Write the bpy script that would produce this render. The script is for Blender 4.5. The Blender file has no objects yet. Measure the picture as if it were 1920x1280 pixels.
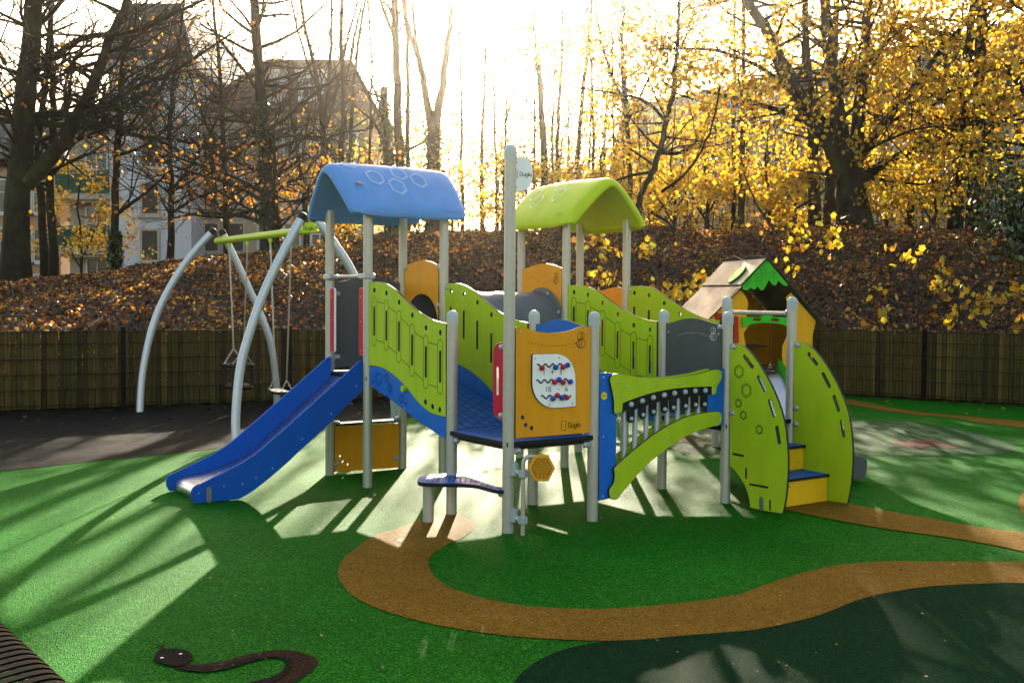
import bpy, bmesh, math, random
import numpy as np
from mathutils import Vector, Matrix
from mathutils.geometry import tessellate_polygon

R = random.Random(7)
NR = np.random.default_rng(11)
sc = bpy.context.scene
COL = sc.collection

# ------------------------------------------------------------------ camera
F, PITCH, ROLL, CAMH = 2056.4, 0.04166, 0.00749, 1.555      # focal length in px of a 1920 px wide frame
FW = Vector((0, math.cos(PITCH), -math.sin(PITCH)))
UP = Vector((0, math.sin(PITCH), math.cos(PITCH)))
RT = Vector((1, 0, 0))
CR, SR = math.cos(ROLL), math.sin(ROLL)
CAM = Vector((0, 0, CAMH))
cd = bpy.data.cameras.new('camera'); co = bpy.data.objects.new('camera', cd); COL.objects.link(co)
cx, cy, cz = RT * CR + UP * SR, UP * CR - RT * SR, -FW
co.matrix_world = Matrix(((cx.x, cy.x, cz.x, CAM.x), (cx.y, cy.y, cz.y, CAM.y), (cx.z, cy.z, cz.z, CAM.z), (0, 0, 0, 1)))
cd.sensor_width = 36; cd.lens = F / 1920 * 36; cd.clip_end = 2000; cd.clip_start = 0.05
sc.camera = co

# ------------------------------------------------------------------ sky, sun, exposure
SUN_AZ, SUN_EL = math.radians(1.6), math.radians(18.0)       # azimuth from +Y towards +X
w = bpy.data.worlds.new('World'); sc.world = w; w.use_nodes = True
nt = w.node_tree; bg = nt.nodes['Background']
sky = nt.nodes.new('ShaderNodeTexSky'); sky.sky_type = 'NISHITA'; sky.sun_disc = False
sky.sun_elevation = SUN_EL; sky.sun_rotation = SUN_AZ; sky.air_density = 1.0; sky.dust_density = 3.0; sky.ozone_density = 0.6
warm = nt.nodes.new('ShaderNodeMix'); warm.data_type = 'RGBA'; warm.blend_type = 'MULTIPLY'; warm.inputs[0].default_value = 1.0
warm.inputs[7].default_value = (1.1, 0.97, 0.8, 1)                      # white balance of the photograph: the open sky reads neutral
nt.links.new(sky.outputs[0], warm.inputs[6]); nt.links.new(warm.outputs[2], bg.inputs[0]); bg.inputs[1].default_value = 0.092
sl = bpy.data.lights.new('sun', 'SUN'); sl.energy = 5.0; sl.angle = math.radians(0.5); sl.color = (1, 0.87, 0.66)
so = bpy.data.objects.new('sun', sl); COL.objects.link(so)
SUN = Vector((math.sin(SUN_AZ) * math.cos(SUN_EL), math.cos(SUN_AZ) * math.cos(SUN_EL), math.sin(SUN_EL)))
so.rotation_euler = SUN.to_track_quat('Z', 'Y').to_euler(); so.location = (0, 60, 30)
sc.view_settings.view_transform = 'Standard'; sc.view_settings.look = 'None'
sc.view_settings.exposure = 2.65; sc.view_settings.gamma = 1; sc.view_settings.use_curve_mapping = False
sc.cycles.max_bounces = 6; sc.cycles.transparent_max_bounces = 6; sc.cycles.volume_bounces = 0
sc.cycles.use_denoising = True
sc.cycles.sample_clamp_indirect = 6.0

# ------------------------------------------------------------------ photo geometry: a pixel as a ray
def ray(u, v):
    a, b = u - 960, v - 640
    X, Y = CR * a + SR * b, -SR * a + CR * b
    return RT * X - UP * Y + FW * F
def gp(u, v, z=0.0):
    r = ray(u, v); t = (z - CAMH) / r.z
    return CAM + r * t
def dp(u, v, Y):
    r = ray(u, v)
    return CAM + r * (Y / r.y)
class Pl:
    """upright plane through two plan points, facing the camera"""
    def __init__(s, p0, p1):
        s.O = Vector((p0[0], p0[1], 0)); s.d = (Vector((p1[0], p1[1], 0)) - s.O); s.L = s.d.length; s.d.normalize()
        s.n = Vector((s.d.y, -s.d.x, 0))
        if s.n.y > 0: s.n = -s.n
    def uv(s, u, v, off=0.0):
        r = ray(u, v); t = (s.O + s.n * off - CAM).dot(s.n) / r.dot(s.n)
        p = CAM + r * t
        return ((p - s.O).dot(s.d), p.z)
    def P(s, a, z, off=0.0):
        return s.O + s.d * a + s.n * off + Vector((0, 0, z))
    def shift(s, v):
        q = Pl.__new__(Pl); q.O = s.O + Vector((v[0], v[1], 0)); q.d, q.n, q.L = s.d, s.n, s.L
        return q
def zp(pl, ox, oy, k, pts, off=0.0):
    return [pl.uv(ox + x * k, oy + y * k, off) for x, y in pts]
def crom(pts, n=6, closed=False):
    out = []; m = len(pts); rng = range(m if closed else m - 1)
    for i in rng:
        g = (lambda j: pts[j % m]) if closed else (lambda j: pts[min(max(j, 0), m - 1)])
        p0, p1, p2, p3 = g(i - 1), g(i), g(i + 1), g(i + 2)
        for j in range(n):
            t = j / n
            out.append(tuple(0.5 * (2 * b + (c - a) * t + (2 * a - 5 * b + 4 * c - d) * t * t + (3 * b - a - 3 * c + d) * t ** 3)
                             for a, b, c, d in zip(p0, p1, p2, p3)))
    if not closed: out.append(tuple(pts[-1]))
    return out

# ------------------------------------------------------------------ materials
M = {}
def new_mat(name):
    m = bpy.data.materials.new(name); m.use_nodes = True; M[name] = m
    t = m.node_tree; return m, t, t.nodes['Principled BSDF']
def node(t, kind, **kw):
    n = t.nodes.new('ShaderNode' + kind)
    for k, v in kw.items(): setattr(n, k, v)
    return n
def ramp(t, fac, stops):
    r = node(t, 'ValToRGB'); e = r.color_ramp.elements
    while len(e) < len(stops): e.new(0.5)
    for i, (p, c) in enumerate(stops): e[i].position = p; e[i].color = (*c, 1)
    if fac is not None: t.links.new(fac, r.inputs[0])
    return r
def coords(t, kind='Object', scale=None):
    c = node(t, 'TexCoord'); o = c.outputs[kind]
    if scale:
        m = node(t, 'Mapping'); m.inputs['Scale'].default_value = scale; t.links.new(o, m.inputs[0]); o = m.outputs[0]
    return o
def noise(t, vec, scale, detail=4, rough=0.6):
    n = node(t, 'TexNoise'); n.inputs['Scale'].default_value = scale; n.inputs['Detail'].default_value = detail
    n.inputs['Roughness'].default_value = rough
    if vec is not None: t.links.new(vec, n.inputs['Vector'])
    return n
def bump(t, p, h, strength, dist):
    b = node(t, 'Bump'); b.inputs['Strength'].default_value = strength; b.inputs['Distance'].default_value = dist
    t.links.new(h, b.inputs['Height']); t.links.new(b.outputs[0], p.inputs['Normal'])
    return b
def mix(t, fac, a, b, mode='MIX'):
    m = node(t, 'Mix', data_type='RGBA', blend_type=mode)
    for s, val in ((0, fac), (6, a), (7, b)):
        if hasattr(val, 'links'): t.links.new(val, m.inputs[s])
        elif isinstance(val, (int, float)): m.inputs[s].default_value = val
        else: m.inputs[s].default_value = (*val, 1)
    return m.outputs[2]
def vary(c, k): return tuple(min(1, x * k) for x in c)

def hpl(name, c, rough=0.42, grain=900, bstr=0.25, scuff=0.12, metallic=0.0):
    """coloured laminate or plastic board: fine orange peel, faint mottling, dust and scuffs"""
    m, t, p = new_mat(name)
    v = coords(t); n1 = noise(t, v, 6, 5, 0.65); n2 = noise(t, v, grain, 2, 0.5); n3 = noise(t, v, 45, 6, 0.75)
    a = mix(t, n1.outputs[0], vary(c, 0.88), vary(c, 1.1))
    b = mix(t, ramp(t, n2.outputs[0], [(0.3, (0.86,) * 3), (0.7, (1.08,) * 3)]).outputs[0], a, a, 'MIX')
    g = mix(t, 1.0, a, ramp(t, n2.outputs[0], [(0.25, (0.8,) * 3), (0.75, (1.1,) * 3)]).outputs[0], 'MULTIPLY')
    d = ramp(t, n3.outputs[0], [(0.56, (0, 0, 0)), (0.85, (scuff,) * 3)])
    g2 = mix(t, d.outputs[0], g, (0.5, 0.46, 0.4))
    n4 = noise(t, coords(t, scale=(5, 5, 0.7)), 2.0, 5, 0.6)
    g2 = mix(t, 1.0, g2, ramp(t, n4.outputs[0], [(0.3, (0.9, 0.895, 0.88)), (0.62, (1, 1, 1))]).outputs[0], 'MULTIPLY')
    t.links.new(g2, p.inputs['Base Color'])
    p.inputs['Metallic'].default_value = metallic; p.inputs['Specular IOR Level'].default_value = 0.12
    rr = ramp(t, n1.outputs[0], [(0.2, (rough * 0.85,) * 3), (0.8, (min(1, rough * 1.2),) * 3)])
    t.links.new(rr.outputs[0], p.inputs['Roughness'])
    bump(t, p, n2.outputs[0], bstr, 0.0006)
    return m
hpl('lime', (0.36, 0.5, 0.012)); hpl('orange', (0.72, 0.30, 0.008)); hpl('blue', (0.008, 0.125, 0.52)); hpl('slide_blue', (0.003, 0.078, 0.42))
hpl('red', (0.5, 0.008, 0.04)); hpl('grey_board', (0.075, 0.083, 0.09)); hpl('white_board', (0.84, 0.84, 0.82))
hpl('yellow', (0.72, 0.42, 0.008)); hpl('leaf_green', (0.04, 0.42, 0.015)); hpl('house_red', (0.35, 0.03, 0.012))
hpl('house_orange', (0.68, 0.33, 0.008)); hpl('roof_slate_board', (0.07, 0.072, 0.08), 0.45)
hpl('roof_blue', (0.1, 0.27, 0.62), 0.5, 350, 0.35); hpl('roof_lime', (0.42, 0.55, 0.012), 0.5, 350, 0.35)
hpl('black', (0.012, 0.012, 0.013), 0.5); hpl('core', (0.02, 0.02, 0.018), 0.45); hpl('cap', (0.42, 0.46, 0.48), 0.4)
hpl('tunnel', (0.12, 0.135, 0.155), 0.45, 200, 0.4); hpl('cast', (0.4, 0.43, 0.45), 0.4, metallic=0.4); hpl('deck_blue', (0.008, 0.11, 0.44), 0.45)
hpl('beam_lime', (0.38, 0.52, 0.012), 0.35); hpl('bead_red', (0.5, 0.01, 0.03), 0.3); hpl('bead_blue', (0.008, 0.09, 0.42), 0.3)
hpl('ink', (0.02, 0.014, 0.008), 0.6); hpl('ink_light', (0.5, 0.52, 0.52), 0.6); hpl('hex_blue', (0.3, 0.48, 0.76), 0.55); hpl('hex_lime', (0.66, 0.74, 0.4), 0.55)
hpl('dark_olive', (0.06, 0.09, 0.003), 0.5); hpl('dark_blue', (0.003, 0.03, 0.14), 0.5); hpl('sticker', (0.7, 0.6, 0.01), 0.4); hpl('grass_dark', (0.03, 0.2, 0.02))

def steel(name, c, rough, metallic=0.75, streak=(6, 6, 1.5)):
    m, t, p = new_mat(name)
    v = coords(t, scale=streak); n = noise(t, v, 7, 6, 0.7); n2 = noise(t, coords(t), 120, 3, 0.6)
    a = mix(t, n.outputs[0], vary(c, 0.78), vary(c, 1.15))
    t.links.new(mix(t, 0.5, a, ramp(t, n2.outputs[0], [(0.3, (0.7,) * 3), (0.7, (1.15,) * 3)]).outputs[0], 'MULTIPLY'), p.inputs['Base Color'])
    p.inputs['Metallic'].default_value = metallic
    t.links.new(ramp(t, n.outputs[0], [(0.2, (rough * 0.8,) * 3), (0.8, (rough * 1.25,) * 3)]).outputs[0], p.inputs['Roughness'])
    bump(t, p, n2.outputs[0], 0.12, 0.0006)
steel('post', (0.44, 0.41, 0.35), 0.44, 0.45); steel('swing_tube', (0.45, 0.48, 0.51), 0.42, 0.5); steel('chute', (0.55, 0.57, 0.6), 0.28, 1.0)
steel('screw', (0.5, 0.5, 0.5), 0.3, 1.0); steel('chain', (0.4, 0.38, 0.36), 0.35, 1.0); steel('plate_grey', (0.2, 0.21, 0.22), 0.4, 0.7)
steel('wire', (0.004, 0.0045, 0.0045), 0.7, 0.0); M['wire'].node_tree.nodes['Principled BSDF'].inputs['Specular IOR Level'].default_value = 0.05; steel('bench_black', (0.003, 0.003, 0.0034), 0.55, 0.0); M['bench_black'].node_tree.nodes['Principled BSDF'].inputs['Specular IOR Level'].default_value = 0.03

def rubber(name, c, c2, spec=0.007):
    """wet-pour rubber granulate: coloured chips with pits between them"""
    m, t, p = new_mat(name)
    v = coords(t); vo = node(t, 'TexVoronoi'); vo.inputs['Scale'].default_value = 170; t.links.new(v, vo.inputs[0])
    vf = node(t, 'TexVoronoi'); vf.inputs['Scale'].default_value = 90; t.links.new(v, vf.inputs[0])
    big = noise(t, v, 0.9, 6, 0.65); mid = noise(t, v, 14, 4, 0.7)
    sep = node(t, 'SeparateColor'); t.links.new(vo.outputs['Color'], sep.inputs[0])
    chip = ramp(t, sep.outputs[0], [(0, vary(c, 0.3)), (0.22, vary(c, 0.75)), (0.65, vary(c, 1.08)), (0.95, c2)])
    a = mix(t, 1.0, chip.outputs[0], ramp(t, big.outputs[0], [(0.3, (0.78,) * 3), (0.7, (1.12,) * 3)]).outputs[0], 'MULTIPLY')
    a = mix(t, 1.0, a, ramp(t, mid.outputs[0], [(0.3, (0.85,) * 3), (0.7, (1.08,) * 3)]).outputs[0], 'MULTIPLY')
    dirt = noise(t, v, 3.5, 8, 0.8)
    a = mix(t, ramp(t, dirt.outputs[0], [(0.6, (0, 0, 0)), (0.78, (0.22,) * 3)]).outputs[0], a, (0.03, 0.025, 0.02))
    t.links.new(a, p.inputs['Base Color'])
    p.inputs['Roughness'].default_value = 0.5; p.inputs['Specular IOR Level'].default_value = spec
    sep2 = node(t, 'SeparateColor'); t.links.new(vf.outputs['Color'], sep2.inputs[0])
    h = mix(t, 0.4, vo.outputs['Distance'], sep2.outputs[1])
    bump(t, p, h, 1.0, 0.008)
rubber('rubber_green', (0.0008, 0.092, 0.004), (0.04, 0.23, 0.014)); rubber('rubber_black', (0.009, 0.0095, 0.0095), (0.035, 0.035, 0.034))
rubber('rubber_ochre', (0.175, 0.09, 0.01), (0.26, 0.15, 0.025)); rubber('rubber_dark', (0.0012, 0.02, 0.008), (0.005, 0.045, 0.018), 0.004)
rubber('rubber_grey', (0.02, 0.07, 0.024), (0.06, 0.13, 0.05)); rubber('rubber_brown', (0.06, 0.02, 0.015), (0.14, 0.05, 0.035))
rubber('rubber_snake', (0.022, 0.011, 0.007), (0.06, 0.03, 0.02)); rubber('rubber_belly', (0.006, 0.005, 0.005), (0.02, 0.018, 0.016))

def wood():
    m, t, p = new_mat('board_wood')
    oi = node(t, 'ObjectInfo'); v = coords(t)
    ad = node(t, 'VectorMath', operation='ADD'); cmb = node(t, 'CombineXYZ'); mul = node(t, 'Math', operation='MULTIPLY'); mul.inputs[1].default_value = 37
    t.links.new(oi.outputs['Random'], mul.inputs[0]); t.links.new(mul.outputs[0], cmb.inputs[0]); t.links.new(mul.outputs[0], cmb.inputs[2])
    t.links.new(v, ad.inputs[0]); t.links.new(cmb.outputs[0], ad.inputs[1])
    mp = node(t, 'Mapping'); mp.inputs['Scale'].default_value = (28, 28, 1.6); t.links.new(ad.outputs[0], mp.inputs[0])
    g = noise(t, mp.outputs[0], 3, 6, 0.7)
    kn = node(t, 'TexVoronoi'); mk = node(t, 'Mapping'); mk.inputs['Scale'].default_value = (9, 9, 3.2); t.links.new(ad.outputs[0], mk.inputs[0])
    kn.inputs['Scale'].default_value = 1.2; t.links.new(mk.outputs[0], kn.inputs[0])
    base = ramp(t, g.outputs[0], [(0.2, (0.024, 0.016, 0.0045)), (0.5, (0.07, 0.05, 0.015)), (0.8, (0.13, 0.094, 0.03))])
    tint = ramp(t, oi.outputs['Random'], [(0, (0.4, 0.42, 0.36)), (0.3, (0.85, 0.86, 0.8)), (0.7, (1.0, 0.98, 0.9)), (1, (1.7, 1.6, 1.4))])
    a = mix(t, 1.0, base.outputs[0], tint.outputs[0], 'MULTIPLY')
    a = mix(t, ramp(t, kn.outputs['Distance'], [(0.05, (0.85,) * 3), (0.14, (0, 0, 0))]).outputs[0], a, (0.045, 0.028, 0.012))
    t.links.new(a, p.inputs['Base Color']); p.inputs['Roughness'].default_value = 0.85; p.inputs['Specular IOR Level'].default_value = 0.1
    bump(t, p, g.outputs[0], 0.4, 0.004)
wood()
def bark(name, c, moss=0.0):
    m, t, p = new_mat(name)
    v = coords(t, scale=(1, 1, 0.25)); n = noise(t, v, 16, 7, 0.75); b = noise(t, coords(t), 2.2, 4, 0.6)
    r = ramp(t, n.outputs[0], [(0.25, vary(c, 0.45)), (0.55, c), (0.8, vary(c, 1.7))])
    a = mix(t, ramp(t, b.outputs[0], [(0.45, (0, 0, 0)), (0.7, (moss,) * 3)]).outputs[0], r.outputs[0], (0.075, 0.1, 0.02))
    t.links.new(a, p.inputs['Base Color']); p.inputs['Roughness'].default_value = 0.9; p.inputs['Specular IOR Level'].default_value = 0.15
    bump(t, p, n.outputs[0], 0.8, 0.03)
bark('bark_dark', (0.012, 0.0095, 0.0075), 0.3); bark('bark_brown', (0.03, 0.02, 0.013), 0.3); bark('bark_pale', (0.06, 0.045, 0.03), 0.3)
def leafm(name, stops, trans=0.55, rough=0.45):
    m, t, p = new_mat(name)
    at = node(t, 'Attribute', attribute_name='tint')
    r = ramp(t, at.outputs['Fac'], stops)
    v = coords(t); n = noise(t, v, 55, 3, 0.6)
    c = mix(t, 1.0, r.outputs[0], ramp(t, n.outputs[0], [(0.3, (0.75,) * 3), (0.7, (1.15,) * 3)]).outputs[0], 'MULTIPLY')
    t.links.new(c, p.inputs['Base Color']); p.inputs['Roughness'].default_value = rough
    tr = node(t, 'BsdfTranslucent'); t.links.new(c, tr.inputs[0])
    mx = node(t, 'MixShader'); mx.inputs[0].default_value = trans
    t.links.new(p.outputs[0], mx.inputs[1]); t.links.new(tr.outputs[0], mx.inputs[2])
    t.links.new(mx.outputs[0], t.nodes['Material Output'].inputs[0])
leafm('leaf_yellow', [(0, (0.2, 0.075, 0.01)), (0.2, (0.42, 0.2, 0.01)), (0.55, (0.62, 0.4, 0.016)), (0.85, (0.58, 0.45, 0.03)), (1, (0.26, 0.28, 0.03))], 0.55)
leafm('leaf_orange', [(0, (0.18, 0.06, 0.012)), (0.35, (0.42, 0.17, 0.018)), (0.8, (0.55, 0.3, 0.03)), (1, (0.35, 0.1, 0.014))], 0.55)
leafm('leaf_litter', [(0, (0.014, 0.007, 0.003)), (0.45, (0.05, 0.022, 0.007)), (0.7, (0.16, 0.06, 0.01)), (0.9, (0.52, 0.19, 0.022)), (1, (0.6, 0.36, 0.07))], 0.5, 0.35)
leafm('leaf_ivy', [(0, (0.008, 0.02, 0.005)), (0.7, (0.02, 0.045, 0.009)), (1, (0.08, 0.14, 0.02))], 0.3, 0.35)
leafm('leaf_grass', [(0, (0.06, 0.1, 0.015)), (0.6, (0.16, 0.2, 0.03)), (1, (0.3, 0.26, 0.06))], 0.4, 0.5)
def soil(name, stops, sc_=5, bs=0.6):
    m, t, p = new_mat(name); v = coords(t); n = noise(t, v, sc_, 9, 0.75); n2 = noise(t, v, sc_ * 9, 4, 0.7)
    a = mix(t, 1.0, ramp(t, n.outputs[0], stops).outputs[0], ramp(t, n2.outputs[0], [(0.3, (0.6,) * 3), (0.7, (1.2,) * 3)]).outputs[0], 'MULTIPLY')
    t.links.new(a, p.inputs['Base Color']); p.inputs['Roughness'].default_value = 0.92
    bump(t, p, n2.outputs[0], bs, 0.03)
soil('mound_soil', [(0.3, (0.01, 0.006, 0.004)), (0.55, (0.03, 0.015, 0.008)), (0.75, (0.05, 0.027, 0.012))])
soil('ground_soil', [(0.3, (0.05, 0.045, 0.025)), (0.7, (0.1, 0.1, 0.04))], 2)
def plaster(name, c, sp=0.15):
    m, t, p = new_mat(name); n = noise(t, coords(t), 0.8, 8, 0.7); n2 = noise(t, coords(t, scale=(3, 3, 0.3)), 2, 5, 0.7)
    a = mix(t, n.outputs[0], vary(c, 1 - sp), vary(c, 1 + sp * 0.5))
    t.links.new(mix(t, 0.6, a, ramp(t, n2.outputs[0], [(0.3, (0.8,) * 3), (0.6, (1.0,) * 3)]).outputs[0], 'MULTIPLY'), p.inputs['Base Color'])
    p.inputs['Roughness'].default_value = 0.9
plaster('wall_white', (0.44, 0.445, 0.47)); plaster('wall_tan', (0.3, 0.24, 0.175)); plaster('wall_cream', (0.4, 0.35, 0.27)); plaster('trim_stone', (0.34, 0.3, 0.24))
plaster('wall_brick', (0.33, 0.2, 0.11), 0.3); plaster('shutter', (0.055, 0.045, 0.04)); plaster('win_frame', (0.45, 0.45, 0.45)); plaster('rail_green', (0.02, 0.09, 0.055))
plaster('rail_dark', (0.02, 0.02, 0.022))
def roofm(name, c, course):
    m, t, p = new_mat(name); wv = node(t, 'TexWave', wave_type='BANDS', bands_direction='Z'); wv.inputs['Scale'].default_value = course
    wv.inputs['Distortion'].default_value = 1.2; t.links.new(coords(t), wv.inputs[0]); n = noise(t, coords(t), 3, 6, 0.7)
    t.links.new(mix(t, 1.0, ramp(t, n.outputs[0], [(0.3, vary(c, 0.65)), (0.7, vary(c, 1.25))]).outputs[0], ramp(t, wv.outputs[0], [(0.1, (0.6,) * 3), (0.4, (1,) * 3)]).outputs[0], 'MULTIPLY'), p.inputs['Base Color'])
    p.inputs['Roughness'].default_value = 0.85; p.inputs['Specular IOR Level'].default_value = 0.15
roofm('roof_tile', (0.07, 0.04, 0.03), 1.3); roofm('roof_slate', (0.045, 0.05, 0.06), 1.3)
m, t, p = new_mat('glass'); p.inputs['Base Color'].default_value = (0.03, 0.035, 0.04, 1); p.inputs['Roughness'].default_value = 0.08

# ------------------------------------------------------------------ mesh builders
ORG = {}
def link(name, me, parent=None):
    o = bpy.data.objects.new(name, me); COL.objects.link(o)
    if parent is not None: o.parent = parent
    return o
def root_org(parent):
    while parent is not None and parent.parent is not None: parent = parent.parent
    return Vector(parent.location) if parent is not None else Vector((0, 0, 0))
def empty(name, loc, label, cat, group=None):
    o = bpy.data.objects.new(name, None); COL.objects.link(o); o.location = loc; o.empty_display_size = 0.1
    o['label'] = label; o['category'] = cat
    if group: o['group'] = group
    return o
def tag(o, label, cat, group=None):
    o['label'] = label; o['category'] = cat
    if group: o['group'] = group
    return o
class MB:
    def __init__(s): s.v = []; s.f = []; s.m = []; s.mi = 0
    def add(s, vs, fs):
        b = len(s.v); s.v += [tuple(x) for x in vs]
        for f in fs: s.f.append([i + b for i in f]); s.m.append(s.mi)
    def box(s, c, sx, sy, sz, ax=None, ay=None, az=None, ch=0.0):
        ax = Vector(ax or (1, 0, 0)); ay = Vector(ay or (0, 1, 0)); az = Vector(az or (0, 0, 1)); c = Vector(c)
        hx, hy, hz = sx / 2, sy / 2, sz / 2
        if ch <= 0:
            s.add([c + ax * i * hx + ay * j * hy + az * k * hz for i in (-1, 1) for j in (-1, 1) for k in (-1, 1)],
                  [(0, 1, 3, 2), (4, 6, 7, 5), (0, 4, 5, 1), (2, 3, 7, 6), (0, 2, 6, 4), (1, 5, 7, 3)])
        else:
            rings = []
            for z, d in ((-hz, ch), (-hz + ch, 0), (hz - ch, 0), (hz, ch)):
                x, y = hx - d, hy - d
                e = ch
                rings.append([c + az * z + ax * a + ay * b for a, b in ((-x, -y + e), (-x + e, -y), (x - e, -y), (x, -y + e), (x, y - e), (x - e, y), (-x + e, y), (-x, y - e))])
            vs = [q for r in rings for q in r]; fs = []
            for k in range(3):
                for i in range(8): fs.append((k * 8 + i, k * 8 + (i + 1) % 8, k * 8 + 8 + (i + 1) % 8, k * 8 + 8 + i))
            fs.append(tuple(range(7, -1, -1))); fs.append(tuple(range(24, 32)))
            s.add(vs, fs)
    def tube(s, path, rad, n=10, cap=True):
        path = [Vector(q) for q in path]; m = len(path)
        rad = rad if isinstance(rad, (list, tuple)) else [rad] * m
        vs = []; x = None
        for i, q in enumerate(path):
            tdir = (path[min(i + 1, m - 1)] - path[max(i - 1, 0)]).normalized()
            if x is None: x = tdir.orthogonal().normalized()
            else: x = (x - tdir * x.dot(tdir)).normalized()
            y = tdir.cross(x)
            for k in range(n):
                a = 2 * math.pi * k / n; vs.append(q + (x * math.cos(a) + y * math.sin(a)) * rad[i])
        fs = [(i * n + k, i * n + (k + 1) % n, (i + 1) * n + (k + 1) % n, (i + 1) * n + k) for i in range(m - 1) for k in range(n)]
        if cap: fs += [tuple(range(n - 1, -1, -1)), tuple(range((m - 1) * n, m * n))]
        s.add(vs, fs)
    def dome(s, c, axis, r, h=None, n=10, k=4):
        c = Vector(c); axis = Vector(axis).normalized(); x = axis.orthogonal().normalized(); y = axis.cross(x); h = h or r
        vs = []
        for i in range(k):
            a = math.pi / 2 * i / k
            for j in range(n):
                b = 2 * math.pi * j / n; vs.append(c + axis * h * math.sin(a) + (x * math.cos(b) + y * math.sin(b)) * r * math.cos(a))
        vs.append(c + axis * h)
        fs = [(i * n + j, i * n + (j + 1) % n, (i + 1) * n + (j + 1) % n, (i + 1) * n + j) for i in range(k - 1) for j in range(n)]
        fs += [((k - 1) * n + j, (k - 1) * n + (j + 1) % n, k * n) for j in range(n)]
        fs.append(tuple(range(n - 1, -1, -1)))
        s.add(vs, fs)
    def ball(s, c, r, n=14, k=8):
        c = Vector(c); vs = [c + Vector((0, 0, -r))]; fs = []
        for i in range(1, k):
            a = -math.pi / 2 + math.pi * i / k
            for j in range(n):
                b = 2 * math.pi * j / n; vs.append(c + Vector((math.cos(b) * math.cos(a), math.sin(b) * math.cos(a), math.sin(a))) * r)
        vs.append(c + Vector((0, 0, r))); top = len(vs) - 1
        fs += [(0, 1 + (j + 1) % n, 1 + j) for j in range(n)]
        for i in range(k - 2):
            fs += [(1 + i * n + j, 1 + i * n + (j + 1) % n, 1 + (i + 1) * n + (j + 1) % n, 1 + (i + 1) * n + j) for j in range(n)]
        fs += [(1 + (k - 2) * n + j, 1 + (k - 2) * n + (j + 1) % n, top) for j in range(n)]
        s.add(vs, fs)
    def build(s, name, mats, parent=None, smooth=False, angle=None):
        mats = mats if isinstance(mats, (list, tuple)) else [mats]
        o3 = root_org(parent); me = bpy.data.meshes.new(name)
        me.from_pydata([(x - o3.x, y - o3.y, z - o3.z) for x, y, z in s.v], [], s.f)
        for k in mats: me.materials.append(M[k])
        if len(mats) > 1: me.polygons.foreach_set('material_index', s.m)
        bm = bmesh.new(); bm.from_mesh(me); bmesh.ops.recalc_face_normals(bm, faces=bm.faces); bm.to_mesh(me); bm.free()
        if smooth:
            me.polygons.foreach_set('use_smooth', [True] * len(me.polygons))
            me.set_sharp_from_angle(angle=math.radians(angle or 40))
        me.update()
        return link(name, me, parent)

def circle(c, r, n=14, ry=None):
    return [(c[0] + r * math.cos(2 * math.pi * k / n), c[1] + (ry or r) * math.sin(2 * math.pi * k / n)) for k in range(n)]
def capsule(p, q, r, n=6):
    a = math.atan2(q[1] - p[1], q[0] - p[0]); out = []
    for c, s in ((q, -math.pi / 2), (p, math.pi / 2)):
        for k in range(n + 1):
            b = a + s + math.pi * k / n; out.append((c[0] + r * math.cos(b), c[1] + r * math.sin(b)))
    return out
def area(l): return 0.5 * sum(l[i][0] * l[(i + 1) % len(l)][1] - l[(i + 1) % len(l)][0] * l[i][1] for i in range(len(l)))
def clean(l, eps=1e-4):
    out = []
    for q in l:
        if not out or math.hypot(q[0] - out[-1][0], q[1] - out[-1][1]) > eps: out.append(q)
    if math.hypot(out[0][0] - out[-1][0], out[0][1] - out[-1][1]) < eps: out.pop()
    return out
def inset(l, d):
    n = len(l); out = []
    for i in range(n):
        a, b, c = l[i - 1], l[i], l[(i + 1) % n]
        e1 = Vector((b[0] - a[0], b[1] - a[1])).normalized(); e2 = Vector((c[0] - b[0], c[1] - b[1])).normalized()
        n1 = Vector((-e1.y, e1.x)); n2 = Vector((-e2.y, e2.x)); nn = (n1 + n2)
        if nn.length < 1e-6: nn = n1
        nn.normalize(); k = d / max(0.5, nn.dot(n1)); out.append((b[0] + nn.x * k, b[1] + nn.y * k))
    return out
def plate_mb(fn, outline, holes=(), t=0.018, ch=0.002, mb=None):
    """solid board: fn(a, b, off) gives the 3D point; front at off 0, back at -t; chamfered edges, real openings"""
    mb = mb or MB(); loops = []
    o = clean(outline); o = o if area(o) > 0 else o[::-1]; loops.append(o)
    for h in holes:
        h = clean(h); loops.append(h if area(h) < 0 else h[::-1])
    for face, off, rev in ((1, 0.0, False), (-1, -t, True)):
        ins = [inset(l, ch) for l in loops]
        flat = [q for l in ins for q in l]
        tri = tessellate_polygon([[Vector((x, y, 0)) for x, y in l] for l in ins])
        mb.mi = 0; mb.add([fn(x, y, off) for x, y in flat], [tuple(f) for f in tri])
    mb.mi = 1
    for l in loops:
        n = len(l); i2 = inset(l, ch)
        rings = [[fn(x, y, 0) for x, y in i2], [fn(x, y, -ch) for x, y in l], [fn(x, y, -t + ch) for x, y in l], [fn(x, y, -t) for x, y in i2]]
        vs = [q for r in rings for q in r]
        mb.add(vs, [(k * n + i, k * n + (i + 1) % n, (k + 1) * n + (i + 1) % n, (k + 1) * n + i) for k in range(3) for i in range(n)])
    mb.mi = 0
    return mb
def plate(name, pl, outline, holes=(), t=0.018, off=0.009, mats=('lime', 'core'), parent=None, ch=0.002):
    return plate_mb(lambda a, b, o: pl.P(a, b, off + o), outline, holes, t, ch).build(name, list(mats), parent)
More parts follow.
